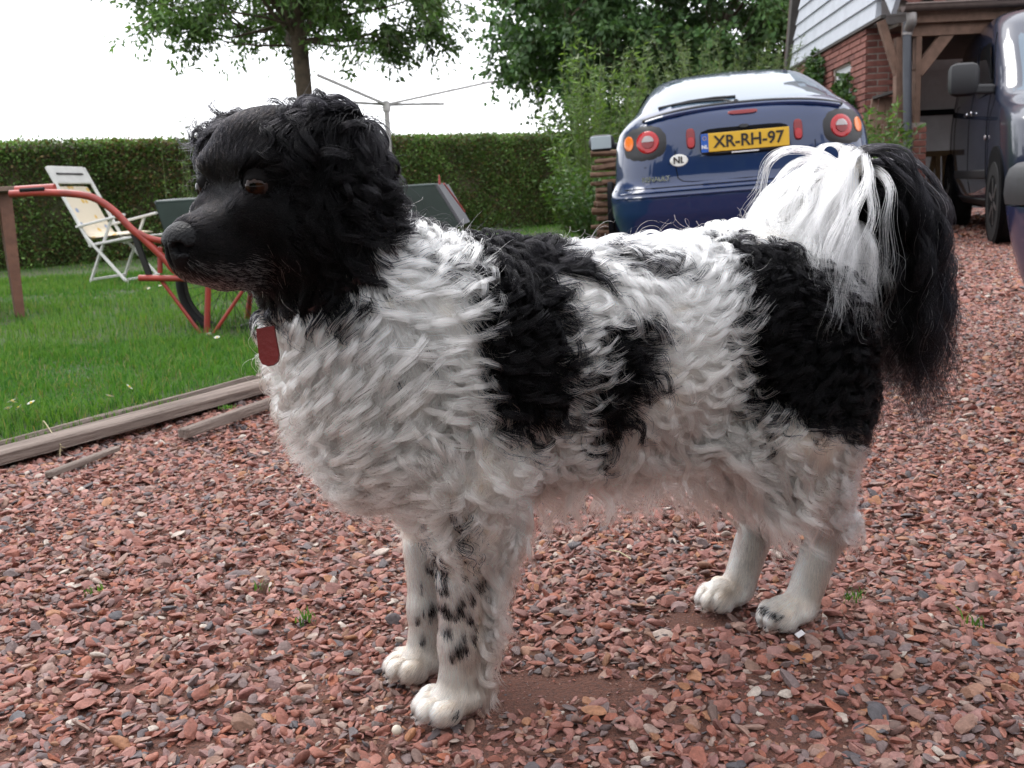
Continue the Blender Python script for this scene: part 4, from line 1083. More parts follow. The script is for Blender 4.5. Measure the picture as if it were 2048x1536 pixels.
tube_part('prop', [cl(505, 560, W2), cl(492, 655, W2 + .02)], .013, m_red); tube_part('brace', [cl(560, 565, W2), cl(497, 653, W2)], .008, m_red)
q = MB(); q.lathe([(.002, -.006), (.02, -.006), (.02, .006), (.002, .006)], cl(413, 681), (0, 0, 1), 10); q.obj('foot', m_red, ct)
wc = np.array(cl(456, 566, .13)); wax = nrm(np.array([.16, 1, 0])); R_w = .245
def wheel(parent, c, axis, R_, tyre, spokes, mt, mr, wid):
    ax_ = Vector(axis).normalized(); u = ax_.orthogonal().normalized(); w = ax_.cross(u); c = Vector(c)
    q = MB(); q.tube([c + (u * math.cos(a) + w * math.sin(a)) * (R_ - tyre) for a in np.linspace(0, 2 * math.pi, 48, endpoint=False)], tyre, 10, closed=True); wt = q.obj('wheel', mt, parent, True)
    q = MB(); q.tube([c + (u * math.cos(a) + w * math.sin(a)) * (R_ - 2.1 * tyre) for a in np.linspace(0, 2 * math.pi, 48, endpoint=False)], tyre * .45, 6, closed=True); q.obj('rim', mr, wt, True)
    q = MB(); q.lathe([(.001, -wid), (.018, -wid), (.018, wid), (.001, wid)], c, axis, 12); q.obj('hub', mr, wt, True)
    for k in range(spokes):
        a = 2 * math.pi * k / spokes; s = (-1) ** k; b = a + .35 * (1 if k % 4 < 2 else -1)
        q = MB(); q.tube([c + ax_ * wid * .8 * s + (u * math.cos(b) + w * math.sin(b)) * .017, c + (u * math.cos(a) + w * math.sin(a)) * (R_ - 2.2 * tyre)], .0016, 4); q.obj('spoke', mr, wt)
    return wt
wheel(ct, wc, wax, R_w, .021, 28, m_rubber, m_dark, .035)
wheel(ct, wc + wax * .42, wax, R_w, .021, 28, m_rubber, m_dark, .035) if False else None
# tub: flared box
def quad_slab(name, pts, t, m, parent):
    P = [Vector(p) for p in pts]; nn_ = (P[1] - P[0]).cross(P[-1] - P[0]).normalized() * t; q = MB(); k = len(P)
    q.add([p for p in P] + [p + nn_ for p in P], [tuple(range(k - 1, -1, -1)), tuple(range(k, 2 * k))] + [(i, (i + 1) % k, k + (i + 1) % k, k + i) for i in range(k)]); return q.obj(name, m, parent)
A0, A1, A2, A3 = cl(313, 407), cl(870, 372), cl(920, 452), cl(352, 520)          # near side
B0, B1, B2, B3 = cl(352, 402, .5), cl(892, 371, .5), cl(935, 446, .5), cl(380, 505, .5)
quad_slab('side_panel', [A0, A3, cl(800, 500), A2, A1], .012, m_green, ct)
quad_slab('side_panel', [B0, B1, B2, cl(800, 490, .5), B3], .012, m_green, ct)
quad_slab('end_panel', [np.array(A0) + (0, .014, 0), np.array(B0), np.array(B3), np.array(A3) + (0, .014, 0)], .012, m_green, ct)
fp_ = quad_slab('front_panel', [np.array(A1) + (.002, .0, 0), np.array(A2) + (.002, 0, 0), np.array(B2) + (.002, 0, 0), np.array(B1) + (.002, 0, 0)], .012, m_grey, ct)
quad_slab('floor_panel', [np.array(A3) + (.02, .015, .004), np.array(B3) + (0, -.015, .004), np.array(cl(790, 486, .48)), np.array(cl(790, 497, .02))], .01, m_grey, ct)
tube_part('rim_tube', [np.array(A0) + (0, 0, .004), np.array(A1) + (0, 0, .004)], .008, m_green); tube_part('rim_tube', [np.array(B0) + (0, 0, .004), np.array(B1) + (0, 0, .004)], .008, m_green); tube_part('rim_tube', [np.array(A0) + (0, 0, .004), np.array(B0) + (0, 0, .004)], .009, m_grey)
tube_part('edge_strip', [np.array(B1) * .55 + np.array(A1) * .45 + (.012, -.01, .008), np.array(B2) * .75 + np.array(B1) * .25 + (.012, -.02, .01)], .005, m_red)
q = MB(); q.lathe([(.001, 0), (.007, 0), (.003, .04), (.001, .045)], tuple(np.array(A1) * .6 + np.array(B1) * .4 + (0, 0, .003)), (0, 0, 1), 8); q.obj('hook', m_red, ct)

# --- table at the left edge
tb = thing('garden_table', 'brown wooden table standing on the lawn at the picture edge', 'table')
gt = ground(40, 633, .03); dv = nrm(np.array([-.60, .80, 0])); wv2 = nrm(np.array([-.80, -.60, 0]))
tb.location = tuple(gt); tb.rotation_euler = (0, 0, math.atan2(wv2[1], wv2[0]))         # local x along the width, local y = left of it (towards -dv)
HT = .70
for x_, y_ in ((0, 0), (1.15, 0), (0, -.62), (1.15, -.62)):
    q = MB(); q.add([(x_ - .022, y_ - .022, -.02), (x_ + .022, y_ - .022, -.02), (x_ + .022, y_ + .022, -.02), (x_ - .022, y_ + .022, -.02), (x_ - .034, y_ - .034, HT - .03), (x_ + .034, y_ - .034, HT - .03), (x_ + .034, y_ + .034, HT - .03), (x_ - .034, y_ + .034, HT - .03)],
          [(3, 2, 1, 0), (4, 5, 6, 7), (0, 1, 5, 4), (1, 2, 6, 5), (2, 3, 7, 6), (3, 0, 4, 7)]); q.obj('leg', m_tablewood, tb)
for a_, b_ in (((.036, 0), (1.114, 0)), ((.036, -.62), (1.114, -.62)), ((0, -.036), (0, -.584)), ((1.15, -.036), (1.15, -.584))):
    q = MB(); q.bar((*a_, HT - .08), (*b_, HT - .08), .024, .10); q.obj('apron', m_tablewood, tb)
for i in range(5):
    q = MB(); q.box((.575, .05 - .0 - .15 * i - .02, HT - .013), (1.27, .144, .026), None, .004); q.obj('plank', m_wood, tb)

# --- rotary clothes dryer
dr = thing('clothes_dryer', 'grey rotary clothes dryer with open arms behind the dog', 'clothes dryer')
YD = 9.3; top = atY(772, 202, YD); dr.location = (top[0], top[1], .03); DL = np.array(dr.location[:])
m_pole = mat('dull_aluminium', (.42, .40, .38), .5, metal=.4, noise=.25, nscale=20)
q = MB(); q.tube([(0, 0, -.05), (0, 0, top[2] - .03)], .023, 14); q.obj('pole', m_pole, dr, True)
q = MB(); q.lathe([(.002, top[2] - .12), (.034, top[2] - .12), (.036, top[2] - .05), (.026, top[2] - .035), (.002, top[2] - .03)], (0, 0, 0), n=14); q.obj('hub', m_pole, dr, True)
hub = np.array([0, 0, top[2] - .06]); ends = []
for (u, v, Y) in ((985, 163, 9.85), (635, 150, 8.75), (577, 197, 9.0), (887, 208, 9.75)):
    e = atY(u, v, Y) - DL; ends.append(e); q = MB(); q.bar(tuple(hub), tuple(e), .02, .02); q.obj('arm', m_pole, dr)
m_line = mat('washing_line', (.35, .36, .34), .8)
for i, j in ((0, 1), (1, 2), (2, 3), (3, 0)):
    for f in (.45, .62, .8):
        a_, b_ = hub + (ends[i] - hub) * f + (0, 0, .012), hub + (ends[j] - hub) * f + (0, 0, .012)
        q = MB(); q.tube([a_, (a_ + b_) / 2 - np.array([0, 0, .03 + .05 * f]), b_], .0015, 4, cap=False); q.obj('line', m_line, dr)

# --- small things on the ground
m_peb = mat('white_pebble', (.60, .52, .42), .5, noise=.15, nscale=30)
def pebble(u, v, r_, label, name='pebble', m=m_peb, seed=1, flat=.6):
    v_, f_ = rock_mesh(seed, 3); v_ = v_ * r_; v_[:, 2] *= flat; o = mesh_np(name, v_, f_, m, None, None, True); g_ = ground(u, v, .012); o.location = (g_[0], g_[1], .004 + r_ * .35); o.rotation_euler = (.1, .3, seed); return tag(o, label, 'pebble')
bm = bmesh.new(); bmesh.ops.create_icosphere(bm, subdivisions=3, radius=1); pv = np.array([p.co[:] for p in bm.verts]); pf = np.array([[q_.index for q_ in fc.verts] for fc in bm.faces]); bm.free()
o = mesh_np('pebble', pv * np.array([.0165, .012, .010]), pf, m_peb, None, None, True); g_ = ground(1442, 1175, .012); o.location = (g_[0], g_[1], .018); o.rotation_euler = (.25, .35, .4); tag(o, 'smooth cream pebble beside the far hind paw', 'pebble')
o = mesh_np('pebble', pv * .0055, pf, m_peb, None, None, True); g_ = ground(794, 1467, .012); o.location = (g_[0], g_[1], .016); tag(o, 'tiny round white pebble left of the near front paw', 'pebble')
m_pap = mat('scrap_plastic', (.55, .53, .54), .5)
q = MB(); q.box((0, 0, 0), (.012, .007, .0014), None, .0004); o = q.obj('plastic_scrap', m_pap); g_ = ground(1600, 1277, .014); o.location = (g_[0], g_[1], .020); o.rotation_euler = (.5, -.25, .5); tag(o, 'small white plastic scrap in front of the near hind paw', 'litter')
m_straw = mat('dry_straw', (.42, .36, .22), .8)
# drooping dry grass stalk with its seed head, lower left
stalk = thing('grass_stalk', 'bent dry grass stalk with a seed head hanging over the timber', 'grass stalk')
sp0 = atY(86, 842, 2.62); stalk.location = tuple(sp0)
q = MB(); q.tube(smooth_path([(0, 0, -.05), (0, 0, 0), tuple(atY(104, 866, 2.55) - sp0), tuple(atY(119, 886, 2.5) - sp0), tuple(atY(120, 910, 2.48) - sp0), tuple(atY(118, 938, 2.47) - sp0)]), .0013, 5); q.obj('stem', m_straw, stalk)
r = np.random.default_rng(3)
q = MB()
for k in range(34):
    t_ = k / 33; p_ = atY(119.5 - 1.5 * t_, 888 + 50 * t_, 2.49) - sp0; d_ = r.normal(size=3) * .004; q.tube([p_, p_ + d_ + (0, 0, -.003)], [.0018, .0006], 4)
tag(q.obj('seed_head', m_straw, stalk), kind='stuff')
# daisies in the lawn
m_petal = mat('daisy_petal', (.75, .75, .72), .7); m_yolk = mat('daisy_eye', (.6, .42, .03), .7)
for k, (u, v) in enumerate(((12, 808), (24, 818), (37, 803), (63, 808), (79, 804), (231, 770), (204, 795), (420, 664), (436, 676), (302, 575), (322, 572), (205, 548), (90, 560))):
    p_ = ground(u, v, .075); dz = thing('daisy', ['small white daisy, outermost of the cluster at the lawn corner', 'small white daisy, lowest of the lawn corner cluster', 'small white daisy, topmost of the lawn corner cluster', 'small white daisy, second from the right in the corner cluster', 'small white daisy, rightmost of the lawn corner cluster', 'faded clover like bloom in the grass above the timber', 'faded bloom low in the grass near the timber',
        'small white daisy just right of the cart foot', 'small white daisy right of and below the cart foot bloom', 'small white daisy under the cart cross tube', 'small white daisy right of the bloom under the cart tube', 'small white daisy right of the recliner foot', 'small white daisy between table leg and recliner'][k], 'flower', (p_[0], p_[1], .03), group='daisies in the lawn')
    if k == 0: 
        q = MB(); q.tube([(0, 0, 0), (.002, 0, .042)], .0008, 4); st_ = q.obj('stem', m_stem, dz)
        q = MB()
        for j in range(11):
            a_ = 6.283 * j / 11; ca_, sa_ = math.cos(a_), math.sin(a_); q.add([(.002 + .002 * ca_, .002 * sa_, .043), (.002 + .008 * ca_ - .0018 * sa_, .008 * sa_ + .0018 * ca_, .046), (.002 + .0105 * ca_, .0105 * sa_, .0455), (.002 + .008 * ca_ + .0018 * sa_, .008 * sa_ - .0018 * ca_, .046)], [(0, 1, 2, 3)])
        pt_ = q.obj('petals', m_petal, dz); q = MB(); q.lathe([(.0001, .047), (.003, .0465), (.0035, .044), (.0001, .043)], (.002, 0, 0), n=8); yk_ = q.obj('centre', m_yolk, dz, True)
    else:
        for src in (st_, pt_, yk_): c_ = src.copy(); COL.objects.link(c_); c_.parent = dz
    dz.rotation_euler = (r.normal() * .25 - .3, r.normal() * .25, k); dz.scale = (1.15,) * 3
# weeds sprouting in the gravel
def tuft(u, v, n, h, label, seed, col=((.05, .13, .02), (.10, .18, .04))):
    rr = np.random.default_rng(seed); p_ = ground(u, v); x_ = rr.normal(size=n) * .009; y_ = rr.normal(size=n) * .009; o = blades(x_, y_, np.full(n, 0.), h * .45 * rr.uniform(.5, 1.1, n), np.full(n, .0024), rr.uniform(.2, 1, n), lcol(n, seed, *col), seed, 'grass_tuft', ''); o.location = (p_[0], p_[1], 0.004); return tag(o, label, 'grass tuft', 'grass sprouting in the gravel')
for k, (u, v, n, h, lb) in enumerate(((180, 1190, 14, .03, 'tiny green sprout in the gravel far left of the dog'), (610, 1248, 26, .035, 'sparse grass sprout left of the far front paw'), (528, 1185, 10, .035, 'thin grass sprout in the gravel below the dog chest'), (1705, 1205, 26, .04, 'small grass tuft right of the hind paws'), (1945, 1255, 12, .045, 'thin grass sprout at the right picture edge'), (455, 820, 60, .03, 'mossy grass tuft growing between the edging slats'), (395, 805, 40, .03, 'short grass tuft sprouting on top of the timber joint'))): tuft(u, v, n, h, lb, 90 + k)
q = MB(); a_, b_ = ground(1218, 1100, .02), ground(1262, 1118, .02); q.tube([a_, (a_ + b_) / 2 + (0, 0, .004), b_], .0011, 5); tag(q.obj('straw', m_straw), 'single dry straw lying on the gravel under the belly', 'straw')
# ================================================================ VEHICLES
def paint(name, c):
    m = mat(name, c, .35, coat=1., spec=.2, metal=.0); m.node_tree.nodes['Principled BSDF'].inputs['Coat Roughness'].default_value = .03; return m
m_navy = paint('navy_paint', (.004, .020, .080)); m_vanp = paint('dark_grey_blue_paint', (.015, .021, .042)); m_blue3 = paint('deep_blue_paint', (.008, .014, .05))
m_plast = mat('black_plastic', (.018, .018, .020), .5, spec=.4, bump=.08, bscale=300)
m_gap = mat('panel_gap', (.004, .004, .005), .8, spec=.1)
m_glassr = mat('tinted_window', (.07, .11, .15), .03, spec=.9, metal=.2, coat=.25)
m_glassd = mat('dark_window', (.012, .014, .016), .03, spec=.9, coat=.5)
m_redl = mat('red_lens', (.36, .006, .010), .18, spec=.4, coat=.15); m_redd = mat('dark_red_lens', (.17, .006, .008), .2, spec=.4, coat=.1)
m_amber = mat('amber_lens', (.70, .16, .012), .2, spec=.4, coat=.1); m_clear = mat('clear_lens', (.24, .20, .20), .12, spec=.8, coat=.6)
m_chrome = mat('chrome', (.7, .7, .72), .15, 1.); m_alloy = mat('alloy', (.40, .41, .43), .32, 1.)
m_mirror = mat('mirror_glass', (.50, .56, .60), .12, .2, spec=.8)  # pale reflection painted into the even base colour
m_plate = mat('yellow_plate', (.66, .40, .035), .4); m_plblue = mat('plate_blue', (.02, .10, .42), .4); m_ink = mat('black_ink', (.012, .012, .012), .5); m_sticker = mat('white_sticker', (.72, .72, .68), .45); m_whink = mat('white_ink', (.75, .75, .75), .5)

class Loft:
    """a car body from horizontal outlines: z, half width, face y, corner radius, far end y"""
    def __init__(s, keys, bow=.07, zn=90):
        s.k = np.array(keys, float); s.bow = bow
        s.z = np.linspace(s.k[0, 0], s.k[-1, 0], zn); T = np.stack([np.interp(s.z, s.k[:, 0], s.k[:, j]) for j in range(1, 5)], 1)
        w = np.array([1, 3, 4, 3, 1.]); w /= w.sum(); pad = np.concatenate([T[:1]] * 2 + [T] + [T[-1:]] * 2); s.T = np.stack([np.convolve(pad[:, j], w, 'valid') for j in range(4)], 1)
    def par(s, z): return [np.interp(z, s.z, s.T[:, j]) for j in range(4)]
    def face_y(s, x, z):
        b, y, r, _ = s.par(z); e = np.maximum(b - r, .02); ax_ = np.abs(x); base = y + s.bow * (np.minimum(ax_, e) / np.maximum(b, .1)) ** 2; d = np.clip(ax_ - e, 0, r * .999)
        return base + r * 1.25 - 1.25 * np.sqrt(np.maximum(r * r - d * d, 0))
    def ring(s, z):
        b, y, r, f = [float(v) for v in s.par(z)]; e = max(b - r, .02); pts = []
        for x in np.linspace(-e, e, 17): pts.append((x, y + s.bow * (x / max(b, .1)) ** 2))
        ye = y + s.bow * (e / max(b, .1)) ** 2
        for a in np.linspace(0, math.pi / 2, 9)[1:]: pts.append((e + r * math.sin(a), ye + 1.25 * r * (1 - math.cos(a))))
        fr = min(.55, (f - ye) * .3)
        for t in np.linspace(0, 1, 13)[1:]: pts.append((b + .025 * math.sin(math.pi * t), ye + 1.25 * r + (f - fr - ye - 1.25 * r) * t))
        for a in np.linspace(0, math.pi / 2, 7)[1:]: pts.append((b - (b * .75) * (1 - math.cos(a)), f - fr + fr * math.sin(a)))
        L_ = [(-x, yy_) for x, yy_ in pts[17:][::-1]]; return L_ + pts                        # left side from the far end round the face to the right
    def body(s, name, m, parent):
        R = [[(x, y, z) for x, y in s.ring(z)] for z in s.z]; q = MB(); P = np.array([r + [r[0]] for r in R]); q.grid(P)
        n = P.shape[1]; q.f.append([(len(s.z) - 1) * n + i for i in range(n - 1)]); q.f.append([i for i in range(n - 1)][::-1]); return q.obj(name, m, parent, True)
    def patch(s, name, m, parent, fn, nu, nv, off=.004, closed_u=False):
        """fn(u,v)->(x,z) for u,v in 0..1; laid just proud of the face with a rim going back into it"""
        rows = []
        for i in range(nu + 1):
            row = []
            for j in range(nv + 1):
                x, z = fn(i / nu, j / nv); ed = (j == nv) or (not closed_u and (i in (0, nu) or j == 0)); row.append((x, float(s.face_y(np.array(x), np.array(z))) - (off if not ed else -.006), z))
            rows.append(row)
        q = MB(); q.grid(rows); return q.obj(name, m, parent, True)
    def disc(s, name, m, parent, cx, cz, rx, rz, off=.004, n=2., r0=0., nu=36, nv=5, a0=0, a1=2 * math.pi):
        def fn(u, v):
            a = a0 + (a1 - a0) * u; c, si = math.cos(a), math.sin(a); k = (r0 + (1 - r0) * v); g = (abs(c) ** n + abs(si) ** n) ** (-1 / n); return cx + rx * k * g * c, cz + rz * k * g * si
        return s.patch(name, m, parent, fn, nu, nv, off, closed_u=True)
    def line(s, name, m, parent, pts, r, off=.0):
        q = MB(); q.tube([(x, float(s.face_y(np.array(x), np.array(z))) - off, z) for x, z in pts], r, 6); return q.obj(name, m, parent, True)
    def side_x(s, z): return float(s.par(z)[0])
    def side_patch(s, name, m, parent, pts, side=-1, off=.006, n=7):
        """quad on the flank: pts = four (y,z) corners"""
        A_ = np.array(pts, float); rows = []
        for i in range(n + 1):
            row = []
            for j in range(n + 1):
                u, v = i / n, j / n; p = (1 - u) * (1 - v) * A_[0] + u * (1 - v) * A_[1] + u * v * A_[2] + (1 - u) * v * A_[3]
                row.append((side * (s.side_x(p[1]) + .025 + (off if 0 < i < n and 0 < j < n else -.004)), p[0], p[1]))
            rows.append(row)
        q = MB(); q.grid(rows); return q.obj(name, m, parent, True)

def road_wheel(parent, x, y, r_, side, w=.20, spokes=5):
    q = MB(); q.lathe([(r_ * .62, -.5 * w), (r_ * .93, -.5 * w), (r_, -.36 * w), (r_, .36 * w), (r_ * .93, .5 * w), (r_ * .62, .5 * w), (r_ * .62, -.5 * w)], (x, y, r_ - .012), (side, 0, 0), 40); t_ = q.obj('wheel', m_rubber, parent, True)
    q = MB(); q.lathe([(r_ * .64, .1 * w), (r_ * .64, .49 * w), (r_ * .58, .47 * w), (r_ * .55, .2 * w), (.001, .2 * w)], (x, y, r_ - .012), (side, 0, 0), 32); q.obj('rim', m_alloy, t_, True)
    for k in range(spokes):
        a = 2 * math.pi * k / spokes + .3; q = MB(); q.bar((x + side * .42 * w, y + math.cos(a) * .03, r_ - .012 + math.sin(a) * .03), (x + side * .42 * w, y + math.cos(a) * r_ * .58, r_ - .012 + math.sin(a) * r_ * .58), .05, .03, up=(1, 0, 0), bev=.008); q.obj('spoke', m_alloy, t_)
    return t_
def arch(lf, parent, y, r_, side):
    q = MB(); q.lathe([(.01, -.02), (r_, -.02), (r_, .012), (.01, .012)], (side * (lf.side_x(.45) + .022), y, .31), (side, 0, 0), 36); return q.obj('wheel_arch', m_gap, parent, True)
def text_mesh(txt, size, m, parent, M, ext=.001, name='lettering', bold=0., sx=1.):
    cu_ = bpy.data.curves.new('txt', 'FONT'); cu_.body = txt; cu_.size = size; cu_.extrude = ext; cu_.align_x = 'CENTER'; cu_.align_y = 'CENTER'; cu_.offset = bold
    to = bpy.data.objects.new('txt', cu_); COL.objects.link(to); bpy.context.view_layer.update(); me = bpy.data.meshes.new_from_object(to.evaluated_get(bpy.context.evaluated_depsgraph_get())); bpy.data.objects.remove(to); bpy.data.curves.remove(cu_)
    me.materials.clear(); me.materials.append(m); o = bpy.data.objects.new(name, me); link(o, parent); o.matrix_local = M @ Matrix.Diagonal((sx, 1, 1, 1)); return o

# ---- the blue coupe seen from behind
PPL = C_POS + ray(1499, 279) * (6.18 / F_PX); yawc = math.radians(8.)
car = thing('parked_car', 'dark blue coupe parked with its round red tail lamps towards us', 'car', (PPL[0] - math.sin(yawc) * .08, PPL[1] - math.cos(yawc) * .08, PPL[2] - .83), rot=(0, math.radians(-2.0), -yawc))
LC = Loft([(.17, .70, .14, .25, 3.78), (.30, .79, .06, .26, 3.88), (.42, .825, .015, .28, 3.9), (.53, .835, .0, .30, 3.9), (.57, .832, .012, .30, 3.88), (.59, .815, .055, .30, 3.86), (.63, .80, .075, .31, 3.85), (.74, .795, .080, .33, 3.75),
           (.86, .782, .092, .34, 3.3), (.95, .755, .112, .35, 2.95), (1.00, .715, .135, .35, 2.8), (1.035, .675, .165, .34, 2.7), (1.05, .655, .20, .32, 2.66), (1.07, .64, .27, .31, 2.62), (1.13, .605, .44, .28, 2.45), (1.20, .565, .65, .26, 2.3), (1.27, .515, .88, .24, 2.12), (1.305, .475, 1.01, .22, 2.02), (1.335, .42, 1.16, .2, 1.95), (1.36, .30, 1.40, .15, 1.8), (1.366, .2, 1.5, .1, 1.7)])
LC.body('body', m_navy, car)
def bw(z): return float(LC.par(z)[0])
def win(u, v):
    z = 1.062 + (1.293 - 1.062) * v; w = (bw(z) - .055) * (1 - .04 * v); return (2 * u - 1) * w, z + .012 * (1 - abs(2 * u - 1) ** 2) * v
LC.patch('rear_window', m_glassr, car, win, 24, 12, .006)
for s in (-1, 1): LC.side_patch('side_window', m_glassd, car, [(.95, 1.02), (1.45, 1.0), (1.45, 1.25), (1.2, 1.25)], s); LC.side_patch('side_window', m_glassd, car, [(1.5, .98), (2.5, .96), (2.15, 1.22), (1.5, 1.25)], s)
LC.line('lip_seal', m_plast, car, [(x, 1.060 - .055 * (abs(x) / .58) ** 2.4) for x in np.linspace(-.60, .60, 25)], .012, .010)
LC.line('spoiler_lip', m_navy, car, [(x, 1.040 - .05 * (abs(x) / .58) ** 2.4) for x in np.linspace(-.58, .58, 25)], .014, .012)
# wiper
wp = LC.line('wiper', m_plast, car, [(-.03, 1.062), (-.10, 1.092), (-.25, 1.098), (-.42, 1.088)], .007, .028); LC.line('blade', m_plast, wp, [(-.02, 1.108), (-.15, 1.112), (-.3, 1.104), (-.50, 1.078)], .009, .024)
q = MB(); q.lathe([(.001, 0), (.02, 0), (.016, .03), (.001, .034)], (-.03, float(LC.face_y(np.array(-.03), np.array(1.062))), 1.058), (0, -1, .4), 12); q.obj('wiper_pivot', m_plast, wp, True)
for s in (-1, 1):
    tl = LC.disc('tail_lamp', m_plast, car, s * .600, .865, .150, .118, .004, 2.6)
    LC.disc('red_ring', m_redl, tl, s * .578, .868, .078, .078, .012, 2, .0)
    LC.disc('reversing_lens', m_clear, tl, s * .578, .870, .045, .045, .018, 2, 0., a0=.03, a1=math.pi - .03); LC.disc('fog_lens', m_redd, tl, s * .578, .868, .045, .045, .018, 2, 0., a0=math.pi + .03, a1=2 * math.pi - .03)
    LC.disc('indicator', m_amber, tl, s * .695, .872, .033, .052, .010, 2.2)
    rf_ = LC.disc('reflector', m_redd, car, s * .318, .865, .030, .068, .008, 3.2); LC.disc('lower_lens', m_redl, rf_, s * .318, .842, .024, .036, .014, 3)
# plate in its recess
LC.disc('plate_recess', m_gap, car, 0, .832, .305, .096, .003, 7)
pf_ = LC.disc('plate_frame', m_plast, car, 0, .822, .275, .072, .016, 8)
py = float(LC.face_y(np.array(0.), np.array(.83))) - .026
nplate = MB(); nplate.box((.0, py, .83), (.52, .008, .11), None, .003); npo = nplate.obj('number_plate', m_plate, car)
q = MB(); q.box((-.238, py - .0045, .83), (.044, .003, .109)); q.obj('blue_band', m_plblue, npo)
R90 = Matrix.Rotation(math.radians(90), 4, 'X')
text_mesh('XR-RH-97', .098, m_ink, npo, Matrix.Translation((.022, py - .0065, .829)) @ R90, bold=.0018, sx=.98)
text_mesh('NL', .030, m_whink, npo, Matrix.Translation((-.238, py - .0075, .806)) @ R90, bold=.001)
for k in range(12):
    a = k * math.pi / 6; q = MB(); q.lathe([(.0001, 0), (.0022, 0), (.0022, .001), (.0001, .001)], (-.238 + .011 * math.cos(a), py - .006, .858 + .011 * math.sin(a)), (0, -1, 0), 6); q.obj('star', m_plate, npo)
q = MB(); q.box((0, py + .004, .764), (.16, .006, .007)); q.obj('dealer_strip', m_whink, pf_)
LC.disc('lid_button', m_plast, car, 0, .915, .032, .012, .012, 2.4)
LC.disc('high_brake_lamp', m_redd, car, .0, 1.000, .095, .014, .010, 4)
ov = LC.disc('country_sticker', m_sticker, car, -.395, .742, .061, .042, .005, 2.)
yb_ = float(LC.face_y(np.array(-.395), np.array(.742))); text_mesh('NL', .056, m_ink, ov, Matrix.Translation((-.395, yb_ - .0075, .742)) @ R90, bold=.0016)
yb_ = float(LC.face_y(np.array(-.545), np.array(.635))); tt = text_mesh('RENAULT', .040, m_chrome, car, Matrix.Translation((-.54, yb_ - .010, .640)) @ Matrix.Rotation(math.radians(-9), 4, 'Z') @ R90, bold=.0012, sx=1.0, name='badge')
tt2 = text_mesh('Mégane', .038, m_chrome, car, Matrix.Translation((.50, float(LC.face_y(np.array(.50), np.array(.64))) - .010, .640)) @ Matrix.Rotation(math.radians(8), 4, 'Z') @ R90, bold=.0012, name='badge')
gapz = lambda x: .612 + .0 * x
LC.line('lid_gap', m_gap, car, [(-.415, .80), (-.415, .70), (-.405, .635), (-.375, .615), (-.32, .608), (0, .606), (.32, .608), (.375, .615), (.405, .635), (.415, .70), (.415, .80)], .0035, -.0015)
LC.line('lamp_gap', m_gap, car, [(-.76, .73), (-.6, .715), (-.45, .725), (-.415, .75)], .003, -.001); LC.line('lamp_gap', m_gap, car, [(.76, .73), (.6, .715), (.45, .725), (.415, .75)], .003, -.001)
bmp = LC.patch('bumper_step', m_navy, car, lambda u, v: ((2 * u - 1) * .805, .556 + .014 * v), 30, 2, .012)
LC.line('bumper_gap', m_gap, car, [(x, .586) for x in np.linspace(-.80, .80, 21)], .004, 0); LC.line('bumper_crease', m_navy, car, [(x, .535) for x in np.linspace(-.79, .79, 21)], .008, .002)
LC.patch('bumper_skirt', m_plast, car, lambda u, v: ((2 * u - 1) * .70, .19 + .10 * v), 20, 3, .004)
for s in (-1, 1):
    arch(LC, car, .78, .345, s); arch(LC, car, 3.25, .345, s); road_wheel(car, s * .745, .78, .30, s, .20); road_wheel(car, s * .745, 3.25, .30, s, .20)
    mb = MB(); mb.box((s * .955, 2.38, .985), (.21, .10, .135), None, .045); mo = mb.obj('wing_mirror', m_plast, car, True)
    q = MB(); q.box((s * .957, 2.326, .987), (.165, .008, .10), None, .003); q.obj('mirror_glass', m_mirror, mo); q = MB(); q.bar((s * .78, 2.42, .945), (s * .88, 2.40, .96), .05, .05, bev=.015); q.obj('mirror_arm', m_plast, mo)

# ---- the dark van at the right
vw = ground(2012, 483); vy = nrm(np.array([.29, .957, 0])); vx = np.array([vy[1], -vy[0], 0]); VP = vw + vx * .86 - vy * .95
van = thing('parked_van', 'dark blue grey van facing us beside the carport', 'van', (VP[0], VP[1], 0), math.atan2(vx[1], vx[0]))
LV = Loft([(.24, .84, .20, .3, 4.6), (.32, .91, .06, .32, 4.7), (.50, .945, .0, .34, 4.74), (.66, .95, .02, .34, 4.75), (.80, .95, .07, .34, 4.75), (.95, .95, .16, .34, 4.75), (1.05, .945, .42, .32, 4.74), (1.13, .935, .85, .28, 4.72), (1.20, .925, 1.02, .25, 4.7), (1.35, .90, 1.20, .24, 4.67), (1.62, .885, 1.52, .24, 4.62), (1.82, .85, 1.78, .24, 4.55), (1.92, .80, 1.96, .28, 4.45), (1.965, .72, 2.15, .3, 4.3), (1.985, .55, 2.4, .3, 4.0)], bow=.10)
LV.body('body', m_vanp, van)
LV.patch('windscreen', m_glassr, van, lambda u, v: ((2 * u - 1) * (LV.side_x(1.17 + .55 * v) - .10), 1.17 + .55 * v), 20, 10, .006)
